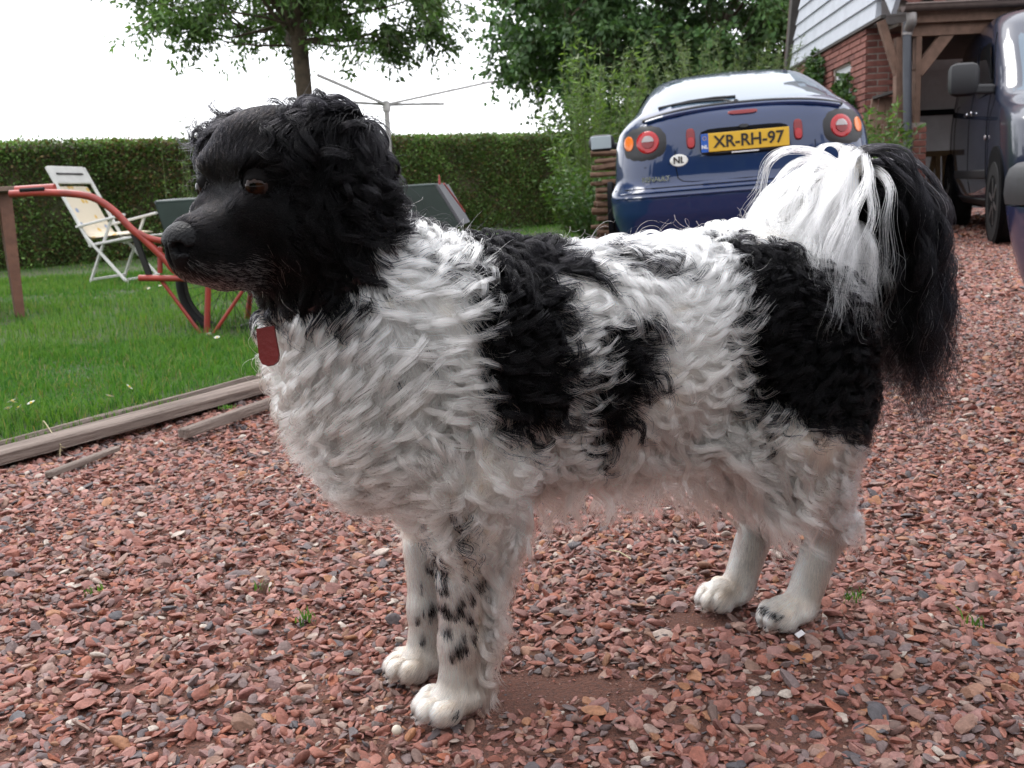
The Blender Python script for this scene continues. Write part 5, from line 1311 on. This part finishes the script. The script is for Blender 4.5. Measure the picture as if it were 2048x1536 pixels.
for s in (-1, 1):
    LV.side_patch('door_window', m_glassd, van, [(1.45, 1.22), (2.42, 1.20), (2.42, 1.66), (1.85, 1.66)], s); LV.side_patch('rear_side_window', m_glassd, van, [(2.58, 1.22), (3.75, 1.22), (3.75, 1.66), (2.58, 1.66)], s)
    LV.side_patch('rub_strip', m_plast, van, [(1.42, .50), (3.55, .50), (3.55, .58), (1.42, .58)], s, .022); LV.side_patch('sill', m_plast, van, [(1.42, .26), (3.55, .26), (3.55, .33), (1.42, .33)], s, .014)
    for y_ in (1.40, 2.50, 3.85): q = MB(); q.tube([(s * (LV.side_x(z) + .024), y_ + (.32 * max(0, z - 1.2) if y_ < 1.5 else 0), z) for z in np.linspace(.36, 1.7, 14)], .004, 5); q.obj('door_gap', m_gap, van)
    hd_ = MB(); hd_.box((s * (LV.side_x(1.1) + .045), 2.36, 1.09), (.022, .17, .03), None, .009); ho = hd_.obj('door_handle', m_chrome, van, True); q = MB(); q.box((s * (LV.side_x(1.1) + .045), 2.64, 1.09), (.022, .17, .03), None, .009); q.obj('door_handle', m_chrome, van, True)
    for y_ in (.95, 4.05):
        q = MB(); q.lathe([(.01, -.02), (.40, -.02), (.40, .014), (.01, .014)], (s * (LV.side_x(.45) + .022), y_, .36), (s, 0, 0), 36); q.obj('wheel_arch', m_gap, van, True); road_wheel(van, s * .865, y_, .335, s, .22, 6)
    mb = MB(); mb.box((s * 1.16, 1.42, 1.325), (.24, .15, .27), None, .06); mo = mb.obj('wing_mirror', m_plast, van, True); q = MB(); q.bar((s * .92, 1.40, 1.23), (s * 1.08, 1.41, 1.24), .08, .08, bev=.02); q.obj('mirror_arm', m_plast, mo)
    hl = LV.disc('headlamp', m_clear, van, s * .70, .80, .19, .12, .006, 2.6); LV.disc('indicator', m_amber, hl, s * .79, .79, .055, .06, .014, 2); LV.disc('reflector_bowl', m_chrome, hl, s * .64, .80, .07, .07, .014, 2)
    sm = MB(); sm.lathe([(.001, 0), (.024, 0), (.018, .014), (.001, .016)], (s * (LV.side_x(.84) + .024), 1.42, .84), (s, 0, 0), 12); sm.obj('side_repeater', m_clear, van, True)
LV.patch('grille', m_plast, van, lambda u, v: ((2 * u - 1) * .42, .72 + .16 * v), 12, 4, .008); LV.patch('bumper', m_plast, van, lambda u, v: ((2 * u - 1) * .86, .36 + .20 * v), 24, 5, .018)
LV.line('bonnet_gap', m_gap, van, [(x, .96) for x in np.linspace(-.85, .85, 21)], .004, 0)

# ---- corner of a third car, cut by the picture edge
P3 = atY(2019, 400, 3.30); c3 = thing('parked_car', 'blue car showing only its black topped bumper corner', 'car', (P3[0] + .787, P3[1] + .04, 0), math.radians(180))
L3 = Loft([(.16, .70, .10, .2, 3.6), (.22, .78, .03, .2, 3.66), (.34, .80, .0, .2, 3.7), (.46, .80, .0, .2, 3.7), (.58, .80, .05, .22, 3.7), (.66, .79, .07, .22, 3.7), (.80, .785, .09, .24, 3.6), (.90, .77, .12, .24, 3.0), (.96, .74, .2, .24, 2.8), (1.2, .62, .5, .22, 2.3), (1.36, .52, .75, .2, 2.05), (1.40, .3, 1.0, .15, 1.8)], bow=.05)
L3.body('body', m_blue3, c3)
def bumper3(name, m, prof):
    R = []
    for o, z in prof: R.append([(x * (1 + (o + .035) / .80 * (abs(x) / .8)), y - (o + .035) * (1 if abs(x) < .79 else .6), z) for x, y in L3.ring(.42) if y < .9])
    q = MB(); q.grid(R); return q.obj(name, m, c3, True)
bumper3('bumper_top', m_plast, [(-.03, .598), (.0, .592), (.018, .575), (.026, .545), (.028, .50), (.024, .468), (-.03, .466)]); bumper3('bumper_skirt', m_blue3, [(-.03, .464), (.022, .462), (.018, .42), (.006, .34), (-.012, .26), (-.035, .19), (-.07, .17)])
q = MB(); q.lathe([(.001, 0), (.3, 0), (.3, .01), (.001, .01)], (0, 0, -5), n=4)
for s in (-1, 1):
    road_wheel(c3, s * .70, .72, .28, s, .18); road_wheel(c3, s * .70, 3.1, .28, s, .18); L3.disc('tail_lamp', m_redl, c3, s * .66, .78, .10, .08, .008, 3); L3.side_patch('side_window', m_glassd, c3, [(.9, .98), (2.6, .98), (2.2, 1.3), (1.0, 1.3)], s)
L3.patch('rear_window', m_glassr, c3, lambda u, v: ((2 * u - 1) * (L3.side_x(1.0 + .3 * v) - .08), 1.0 + .3 * v), 12, 8, .006)
# ================================================================ HOUSE AND CARPORT
m_brick = mat('red_brick', (.27, .105, .080), .9, noise=.45, nscale=16, noise_col=(.19, .075, .060), bump=.4, bscale=60); m_mortar = mat('mortar', (.36, .31, .27), .95, noise=.3, nscale=30)
m_brick2 = mat('dark_red_brick', (.20, .075, .060), .9, noise=.4, nscale=16, bump=.4, bscale=60)
m_board = mat('white_board', (.52, .55, .60), .55, noise=.14, nscale=6); m_boardg = mat('grey_board', (.58, .58, .60), .6, noise=.15, nscale=5)
m_timber = mat('stained_timber', (.22, .13, .092), .8, noise=.4, nscale=10, bump=.2); m_tile = mat('red_tile', (.16, .050, .038), .75, noise=.4, nscale=9); m_trim = mat('brown_trim', (.075, .068, .062), .7, noise=.3, nscale=8)
m_gutter = mat('gutter_zinc', (.16, .12, .105), .55, metal=.2, noise=.3, nscale=12); m_pipe = mat('drain_pipe', (.075, .08, .095), .42, noise=.15, nscale=10); m_zinc = mat('zinc_elbow', (.23, .21, .20), .5, metal=.5)
m_frame = mat('window_frame_paint', (.62, .64, .66), .4); m_darkw = mat('soffit_wood', (.24, .20, .17), .9, noise=.3)
HAp = np.array([3.72, 10.75, 0.]); HBp = np.array([4.04, 15.0, 0.]); hd3 = nrm(HBp - HAp); hno = np.array([-hd3[1], hd3[0], 0.]); HLn = np.linalg.norm(HBp - HAp)
house = thing('house', 'red brick house end with white boarding and an ivy framed window', 'house', tuple(HAp), math.atan2(hd3[1], hd3[0]))
# house frame: x along the wall away from us, y = out of the wall (towards the lawn), z up
def hw(u, v):
    p = onplane(u, v, HAp, hno) - HAp; return float(p @ hd3), float(p[2])
ZB = hw(1743, 44)[1]; ZB2 = hw(1581, 139)[1]; ZB = (ZB + ZB2) / 2
wx0, wz1 = hw(1701, 126); wx1, _ = hw(1666, 138); _, wz0 = hw(1690, 214); wz0 = max(.85, wz0 - .12)
q = MB(); hin = -.02
def wall_piece(x0, x1, z0, z1): q.box(((x0 + x1) / 2, -.125, (z0 + z1) / 2), (x1 - x0, .21, z1 - z0))
wall_piece(0, wx0, 0, ZB); wall_piece(wx1, HLn, 0, ZB); wall_piece(wx0, wx1, 0, wz0); wall_piece(wx0, wx1, wz1, ZB)
wall = q.obj('wall', m_mortar, house)
bw_, bh_, jt = .21, .052, .0115; course = bh_ + jt
def brick_mesh(L):
    b = MB(); b.box((0, 0, 0), (L, .10, bh_), None, .004); me = bpy.data.meshes.new('brick'); me.from_pydata(b.v, [], b.f); return me
bmeshes = {}
rest = MB(); nb = 0; rr_ = np.random.default_rng(8)
rows = int(ZB / course); cand = []
for k in range(rows):
    z = k * course + bh_ / 2 + .004; x = -(.11 if k % 2 else 0.)
    while x < HLn:
        a, b = max(x, 0.), min(x + bw_, HLn); x += bw_ + jt
        if b - a < .05: continue
        if b > wx0 and a < wx1 and z + bh_ / 2 > wz0 and z - bh_ / 2 < wz1:
            if a < wx0 - .05 and wx0 - a > .05: b = wx0 - .005
            elif b > wx1 + .05: a = wx1 + .005
            else: continue
        cand.append((a, b, z))
cand.sort(key=lambda c: (c[0] if c[2] > .95 else 50 + c[0]))
for i, (a, b, z) in enumerate(cand):
    L = round(b - a, 2)
    if i < 255:
        if L not in bmeshes: bmeshes[L] = [brick_mesh(L), brick_mesh(L)]; bmeshes[L][0].materials.append(m_brick); bmeshes[L][1].materials.append(m_brick2)
        o = bpy.data.objects.new('brick', bmeshes[L][int(rr_.random() < .3)]); link(o, wall); o.location = ((a + b) / 2, -.046 + rr_.normal() * .002, z)
    else: rest.box(((a + b) / 2, -.046, z), (b - a, .10, bh_))
tag(rest.obj('brickwork', m_brick, wall), kind='stuff')
# return wall facing the camera beside the corner
ret = MB(); ret.box((.11, -.335, ZB / 2), (.17, .20, ZB)); rt = ret.obj('return_wall', m_mortar, house)
for k in range(rows):
    z = k * course + bh_ / 2 + .004
    segs = [(-.005, -.218), (-.230, -.436)] if k % 2 == 0 else [(-.005, -.108), (-.120, -.328), (-.340, -.436)]
    for a, b in segs:
        if z < .95: continue
        L = round(abs(b - a), 2)
        if ('r', L) not in bmeshes:
            bmm = MB(); bmm.box((0, 0, 0), (.10, L, bh_), None, .004); me = bpy.data.meshes.new('brick'); me.from_pydata(bmm.v, [], bmm.f); me.materials.append(m_brick2 if len(bmeshes) % 2 else m_brick); bmeshes[('r', L)] = me
        o = bpy.data.objects.new('brick', bmeshes[('r', L)]); link(o, rt); o.location = (.045 + rr_.normal() * .002 + (.0 if a < -.01 else .0), (a + b) / 2 - .004, z)
# window
wf = MB(); t_ = .07
for c, s_ in ((((wx0 + t_ / 2), -.09, (wz0 + wz1) / 2), (t_, .10, wz1 - wz0)), (((wx1 - t_ / 2), -.09, (wz0 + wz1) / 2), (t_, .10, wz1 - wz0)), (((wx0 + wx1) / 2, -.088, wz1 - t_ / 2), (wx1 - wx0 - 2 * t_, .10, t_)), (((wx0 + wx1) / 2, -.088, wz0 + t_ / 2), (wx1 - wx0 - 2 * t_, .10, t_)), (((wx0 + wx1) / 2, -.095, (wz0 + wz1) / 2), (.05, .07, wz1 - wz0 - 2 * t_))): wf.box(c, s_)
win_ = wf.obj('window', m_frame, house); q = MB(); q.box(((wx0 + wx1) / 2, -.12, (wz0 + wz1) / 2), (wx1 - wx0 - .06, .01, wz1 - wz0 - .06)); q.obj('pane', m_glassd, win_)
q = MB(); q.box(((wx0 + wx1) / 2, .03, wz0 - .03), (wx1 - wx0 + .1, .12, .05)); q.obj('sill', m_boardg, win_)
# boarded gable, clipped at the far end by the sloping verge
e0_, e1_ = hw(1583, 138), hw(1606, -2); bh = .165
def vx_(z): return e0_[0] + (e1_[0] - e0_[0]) * (z - e0_[1]) / (e1_[1] - e0_[1])
for k in range(14):
    z0 = ZB + k * bh; z1 = z0 + bh + .015; q = MB(); xr_ = max(-.42, -.44 + (k * bh - .28) * .95) if k > 1 else -.45; xl, xl1 = vx_(z0), vx_(z1)
    if xl1 < xr_ + .1: break
    V = [(xr_, -.02, z0), (xl, -.02, z0), (xl1, -.02, z1), (xr_ + .02, -.02, z1), (xr_, .042, z0), (xl, .042, z0), (xl1, .018, z1), (xr_ + .02, .018, z1)]
    q.add(V, [(0, 1, 2, 3), (7, 6, 5, 4), (0, 4, 5, 1), (1, 5, 6, 2), (2, 6, 7, 3), (3, 7, 4, 0)]); q.obj('board', m_board, house)
q = MB(); q.box((HLn / 2 - .2, -.12, ZB + 1.1), (HLn - .1, .12, 2.1)); 
q = MB(); q.bar((e0_[0] + .06, .03, e0_[1] - .05), (e1_[0] + .06 - .25, .03, e1_[1] + 1.2), .16, .10, up=(0, 1, 0)); q.obj('verge_board', m_trim, house)
q = MB(); q.bar((e0_[0] + .19, .0, e0_[1] - .05), (e1_[0] + .19 - .25, .0, e1_[1] + 1.2), .06, .14, up=(0, 1, 0)); q.obj('verge_tile', m_tile, house)
q = MB(); q.box((1.6, .012, ZB - .012), (HLn + .2, .05, .03)); q.obj('drip_strip', m_trim, house)
# roof slab over house and carport
q = MB(); RX = 9.; ov_ = .10
YE = 10.05; P_ = lambda x, y, z: tuple((np.array([x, y, z]) - HAp) @ np.stack([hd3, hno, DZ_ if False else np.array([0, 0, 1.])], 1))
ZG = atY(1800, 14, YE)[2]
roof = thing('carport', 'timber posted carport with tiled roof joined to the brick house', 'carport', (3.95, YE, 0))
RO = np.array(roof.location[:])
def rl(x, y, z): return (x - RO[0], y - RO[1], z)
XL = 3.72; XR = 11.5
q = MB(); rz = lambda y: ZG + .08 + (y - YE) * .95
q.add([rl(XL, YE, rz(YE)), rl(XR, YE, rz(YE)), rl(XR, 13.3, rz(13.3)), rl(XL, 13.3, rz(13.3)), rl(XL, YE, rz(YE) - .12), rl(XR, YE, rz(YE) - .12), rl(XR, 13.3, rz(13.3) - .12), rl(XL, 13.3, rz(13.3) - .12)], [(0, 1, 2, 3), (7, 6, 5, 4), (0, 4, 5, 1), (1, 5, 6, 2), (2, 6, 7, 3), (3, 7, 4, 0)]); q.obj('roof', m_darkw, roof)
tme = None
for i in range(int((XR - XL) / .24)):
    for k in range(3):
        if tme is None:
            b_ = MB(); G = [[(.245 * j / 8 - .005, y_, .02 + .022 * math.sin(j / 8 * 6.283) + dz_) for j in range(9)] for y_, dz_ in ((0, -.02), (0, .012), (.37, .012 + .37 * .95 - .0), (.37, -.02 + .37 * .95))]; b_.grid(G); o = b_.obj('tile', m_tile, roof, True); tme = o
        else: o = tme.copy(); COL.objects.link(o); o.parent = roof
        o.location = (XL - RO[0] + i * .24, -.06 + k * .32, rz(YE) + .012 - .057 + k * .32 * .95)
q = MB(); n_ = 9
G = [[rl(x, YE - .10 + .062 * math.cos(a), ZG - .005 - .058 * math.sin(a)) for a in np.linspace(0, math.pi, n_)] for x in (XL + .06, XR)]; q.grid(G); q.obj('gutter', m_gutter, roof, True)
q = MB(); q.tube([rl(XL + .06, YE - .165, ZG), rl(XR, YE - .165, ZG)], .010, 8); q.obj('gutter_lip', m_gutter, roof)
q = MB(); q.box(rl((XL + XR) / 2 + .1, YE + .01, ZG - .075), (XR - XL - .1, .03, .15)); q.obj('fascia', m_timber, roof)
q = MB(); q.box(rl((XL + XR) / 2 + .1, YE + .12, ZG - .19), (XR - XL - .1, .10, .14)); q.obj('beam', m_timber, roof)
q = MB(); q.box(rl((XL + XR) / 2, 11.9, ZG - .12), (XR - XL - .3, 3.2, .03)); q.obj('soffit', m_darkw, roof)
q = MB(); q.bar(rl(XL - .02, YE - .15, ZG + .0), rl(XL - .02, 11.2, ZG + 1.28), .05, .20); q.obj('verge_board', m_board, roof)
q = MB(); q.bar(rl(XL - .055, YE - .12, ZG + .12), rl(XL - .055, 11.2, ZG + 1.4), .06, .10); q.obj('verge_tile', m_tile, roof)
pu = atY(1797, 200, YE + .12); px_ = pu[0]
q = MB(); q.box(rl(px_, YE + .12, 1.05 + (ZG - .26 - 1.05) / 2), (.085, .09, ZG - .26 - 1.05), None, .005); q.obj('post', m_timber, roof)
px2 = atY(1832, 200, YE + .12)[0]
q = MB(); q.box(rl(px2, YE + .12, 1.05 + (ZG - .26 - 1.05) / 2), (.055, .09, ZG - .26 - 1.05), None, .005); q.obj('post', m_timber, roof)
def pr(u, v, y): p = atY(u, v, y); return rl(*p)
q = MB(); q.bar(pr(1762, 42, YE + .12), pr(1795, 148, YE + .12), .07, .07, up=(0, 1, 0), bev=.004); q.obj('brace', m_timber, roof)
q = MB(); q.bar(pr(1834, 146, YE + .12), pr(1914, 42, YE + .12), .11, .07, up=(0, 1, 0), bev=.004); q.obj('brace', m_timber, roof)
q = MB(); q.tube(smooth_path([pr(1822, 28, YE - .1), pr(1822, 44, YE - .1), pr(1816, 58, YE - .02), pr(1814, 72, YE - .02), pr(1816, 330, YE - .02), pr(1819, 470, YE - .02)], 5), .040, 12); dp = q.obj('drainpipe', m_pipe, roof, True)
q = MB(); q.tube(smooth_path([pr(1823, 27, YE - .1), pr(1823, 44, YE - .1), pr(1816, 60, YE - .02), pr(1814, 72, YE - .02)], 5), .047, 12); q.obj('elbow', m_zinc, dp, True)
# brick pier under the posts
pcx = atY(1818, 300, YE + .12)[0]
q = MB(); q.box(rl(pcx, YE + .14, .525), (.24, .20, 1.05)); pier = q.obj('pier', m_mortar, roof)
for k in range(16):
    z = k * course + .03
    for a, b in (((-.13, -.006), (.006, .13)) if k % 2 else ((-.13, -.076), (-.064, .064), (.076, .13))):
        L = round(b - a, 3); 
        if ('p', L) not in bmeshes:
            bmm = MB(); bmm.box((0, 0, 0), (L, .22, bh_), None, .004); me = bpy.data.meshes.new('brick'); me.from_pydata(bmm.v, [], bmm.f); me.materials.append(m_brick); bmeshes[('p', L)] = me
        o = bpy.data.objects.new('brick', bmeshes[('p', L)]); link(o, pier); o.location = rl(pcx + (a + b) / 2, YE + .14, z)
# back wall of boards
YB = 13.6
for k in range(15):
    z = .10 + k * .175; q = MB(); q.add([rl(3.98, YB, z), rl(11.2, YB, z), rl(11.2, YB, z + .19), rl(3.98, YB, z + .19), rl(3.98, YB - .035, z), rl(11.2, YB - .035, z), rl(11.2, YB - .014, z + .19), rl(3.98, YB - .014, z + .19)], [(0, 1, 2, 3), (7, 6, 5, 4), (0, 4, 5, 1), (1, 5, 6, 2), (2, 6, 7, 3), (3, 7, 4, 0)]); q.obj('board', m_boardg, roof)
q = MB(); q.box(rl(7.5, YB - .06, atY(1860, 226, YB)[2]), (7., .05, .07)); q.obj('rail', m_gap, roof)
q = MB(); q.box(rl(7.5, YB - .06, 2.28), (7., .05, .09)); q.obj('rail', m_gap, roof)
pd = atY(1786, 150, 11.05); q = MB(); q.box(rl(pd[0] + .06, 11.05, 1.05), (.16, .06, 2.1)); q.obj('door_panel', m_boardg, roof)
# ivy round the window, plants, planks and a trestle
def ivy(label, rects, N, seed, d0=.02, d1=.16):
    rt_ = thing('ivy', label, 'ivy', tuple(HAp), math.atan2(hd3[1], hd3[0]), 'ivy climbing the brick wall'); rr = np.random.default_rng(seed); Ps = []
    for (x0, z0, x1, z1) in rects:
        n = int(N * abs((x1 - x0) * (z1 - z0))); a = rr.random(n); b = rr.random(n); Ps.append(np.stack([x0 + (x1 - x0) * a + rr.normal(size=n) * .05, d0 + (d1 - d0) * rr.random(n) * np.sin(np.pi * np.clip(b, .05, .95)), z0 + (z1 - z0) * b + rr.normal(size=n) * .05], 1))
    P = np.concatenate(Ps); n = len(P); d = nrm(rr.normal(size=(n, 3)) * .6 + np.array([0, .5, -.5])); V, Q, c_ = leaves(P, d, rr.uniform(.05, .09, n), rr.uniform(.04, .075, n), lcol(n, seed, (.025, .065, .018), (.07, .125, .035), .3) , seed + 1); tag(mesh_np('foliage', V, Q, m_leafd, rt_, c_), kind='stuff')
    q = MB(); 
    for (x0, z0, x1, z1) in rects: q.tube([((x0 + x1) / 2, .01, 0), ((x0 + x1) / 2 + .05, .015, z0), ((x0 + x1) / 2, .02, z1)], .012, 5)
    q.obj('stem', m_bark, rt_)
def rect(u0, v0, u1, v1): a = hw(u0, v1); b = hw(u1, v0); return (min(a[0], b[0]), a[1] - .1, max(a[0], b[0]), b[1])
a1, a2 = hw(1655, 120), hw(1622, 138); ivy('dark ivy climbing the brick wall on the far side of the window', [(a1[0], .5, a2[0], a1[1] - .05), (a1[0] + .1, a1[1] - .2, a1[0] + .7, a1[1] + .08)], 900, 5)
b1i, b2i = hw(1718, 165), hw(1684, 160); ivy('ivy hanging over the near side of the white framed window', [(b1i[0], .5, b2i[0], b1i[1] - .12), (b1i[0] + .15, b1i[1] - .3, b2i[0] - .1, b1i[1] + .12)], 1000, 6)
for k, (u, vb, vt, Yp, h_, lb) in enumerate(((1735, 420, 215, 9.7, 1.28, 'leafy green plant growing at the foot of the brick corner'), (1782, 420, 205, 9.5, 1.38, 'tall narrow leaved plant in front of the carport post'), (1760, 430, 250, 9.2, 1.1, 'low leafy plant between the two taller plants by the house'))):
    p_ = atY(u, 330, Yp); shoots('garden_plant', lb, 'plant', (p_[0], p_[1], 0), 16, atY(u, vt, Yp)[2], .20, 40, (.085, .026), (.05, .11, .025), (.12, .19, .05), 61 + k, lean=.5, group='plants in front of the house', lo=.25)
pk = thing('plank_stand', 'brown planks leaning under a dark shelf board at the house corner', 'planks', tuple(np.array([atY(1765, 300, 10.35)[0], 10.35, 0])))
KL = np.array(pk.location[:]); pq = lambda u, v, y: tuple(atY(u, v, y) - KL)
for (ua, va, ub, vb_) in ((1750, 198, 1738, 275), (1766, 196, 1750, 290), (1778, 194, 1768, 300)):
    g_ = np.array(pq(ub, vb_, 10.3)); t_ = np.array(pq(ua, va, 10.38)); d_ = g_ - t_; e_ = t_ + d_ * ((-KL[2] - t_[2]) / d_[2]) if abs(d_[2]) > .01 else g_; q = MB(); q.bar(tuple(t_), tuple(e_), .06, .025, up=(0, 1, 0)); q.obj('plank', m_timber, pk)
q = MB(); q.bar(pq(1746, 197, 10.38), pq(1792, 183, 10.30), .22, .025); q.obj('shelf', m_trim, pk)
tr = thing('wooden_trestle', 'light brown wooden trestle standing beside the van', 'trestle', tuple(np.array([atY(1875, 330, 12.0)[0], 12.0, 0]))); TLc = np.array(tr.location[:]); tq = lambda u, v, y: tuple(atY(u, v, y) - TLc)
m_pine = mat('pine', (.30, .19, .09), .7, noise=.25, nscale=10)
zt = atY(1875, 302, 12.0)[2]
q = MB(); q.box((0, 0, zt - .03), (.34, .12, .06)); q.obj('top_bar', m_pine, tr)
for dx in (-.02, .10):
    for dy in (-.05, .05): q = MB(); q.bar((dx, dy, zt - .06), (dx + .10 * (1 if dx > 0 else -.6), dy * 4.5, 0), .05, .035, up=(0, 1, 0)); q.obj('leg', m_pine, tr)
ss = thing('stick_stack', 'stack of brown sticks left of the parked coupe', 'woodpile', (atY(1207, 380, 9.7)[0], 9.7, 0)); rr = np.random.default_rng(4)
m_stick = mat('stick_bark', (.20, .115, .075), .9, noise=.4, nscale=18)
for k in range(42):
    z_ = .03 + (k // 3) * .066; y_ = (k % 3 - 1) * .07 + rr.normal() * .01; q = MB(); q.tube([(-.07 + rr.normal() * .03, y_, z_ + rr.normal() * .008), (.15, y_ + rr.normal() * .02, z_ + rr.normal() * .01), (.42, y_ + rr.normal() * .03, z_ + rr.normal() * .008)], .018 + .010 * rr.random(), 7); q.obj('stick', m_stick, ss, True)
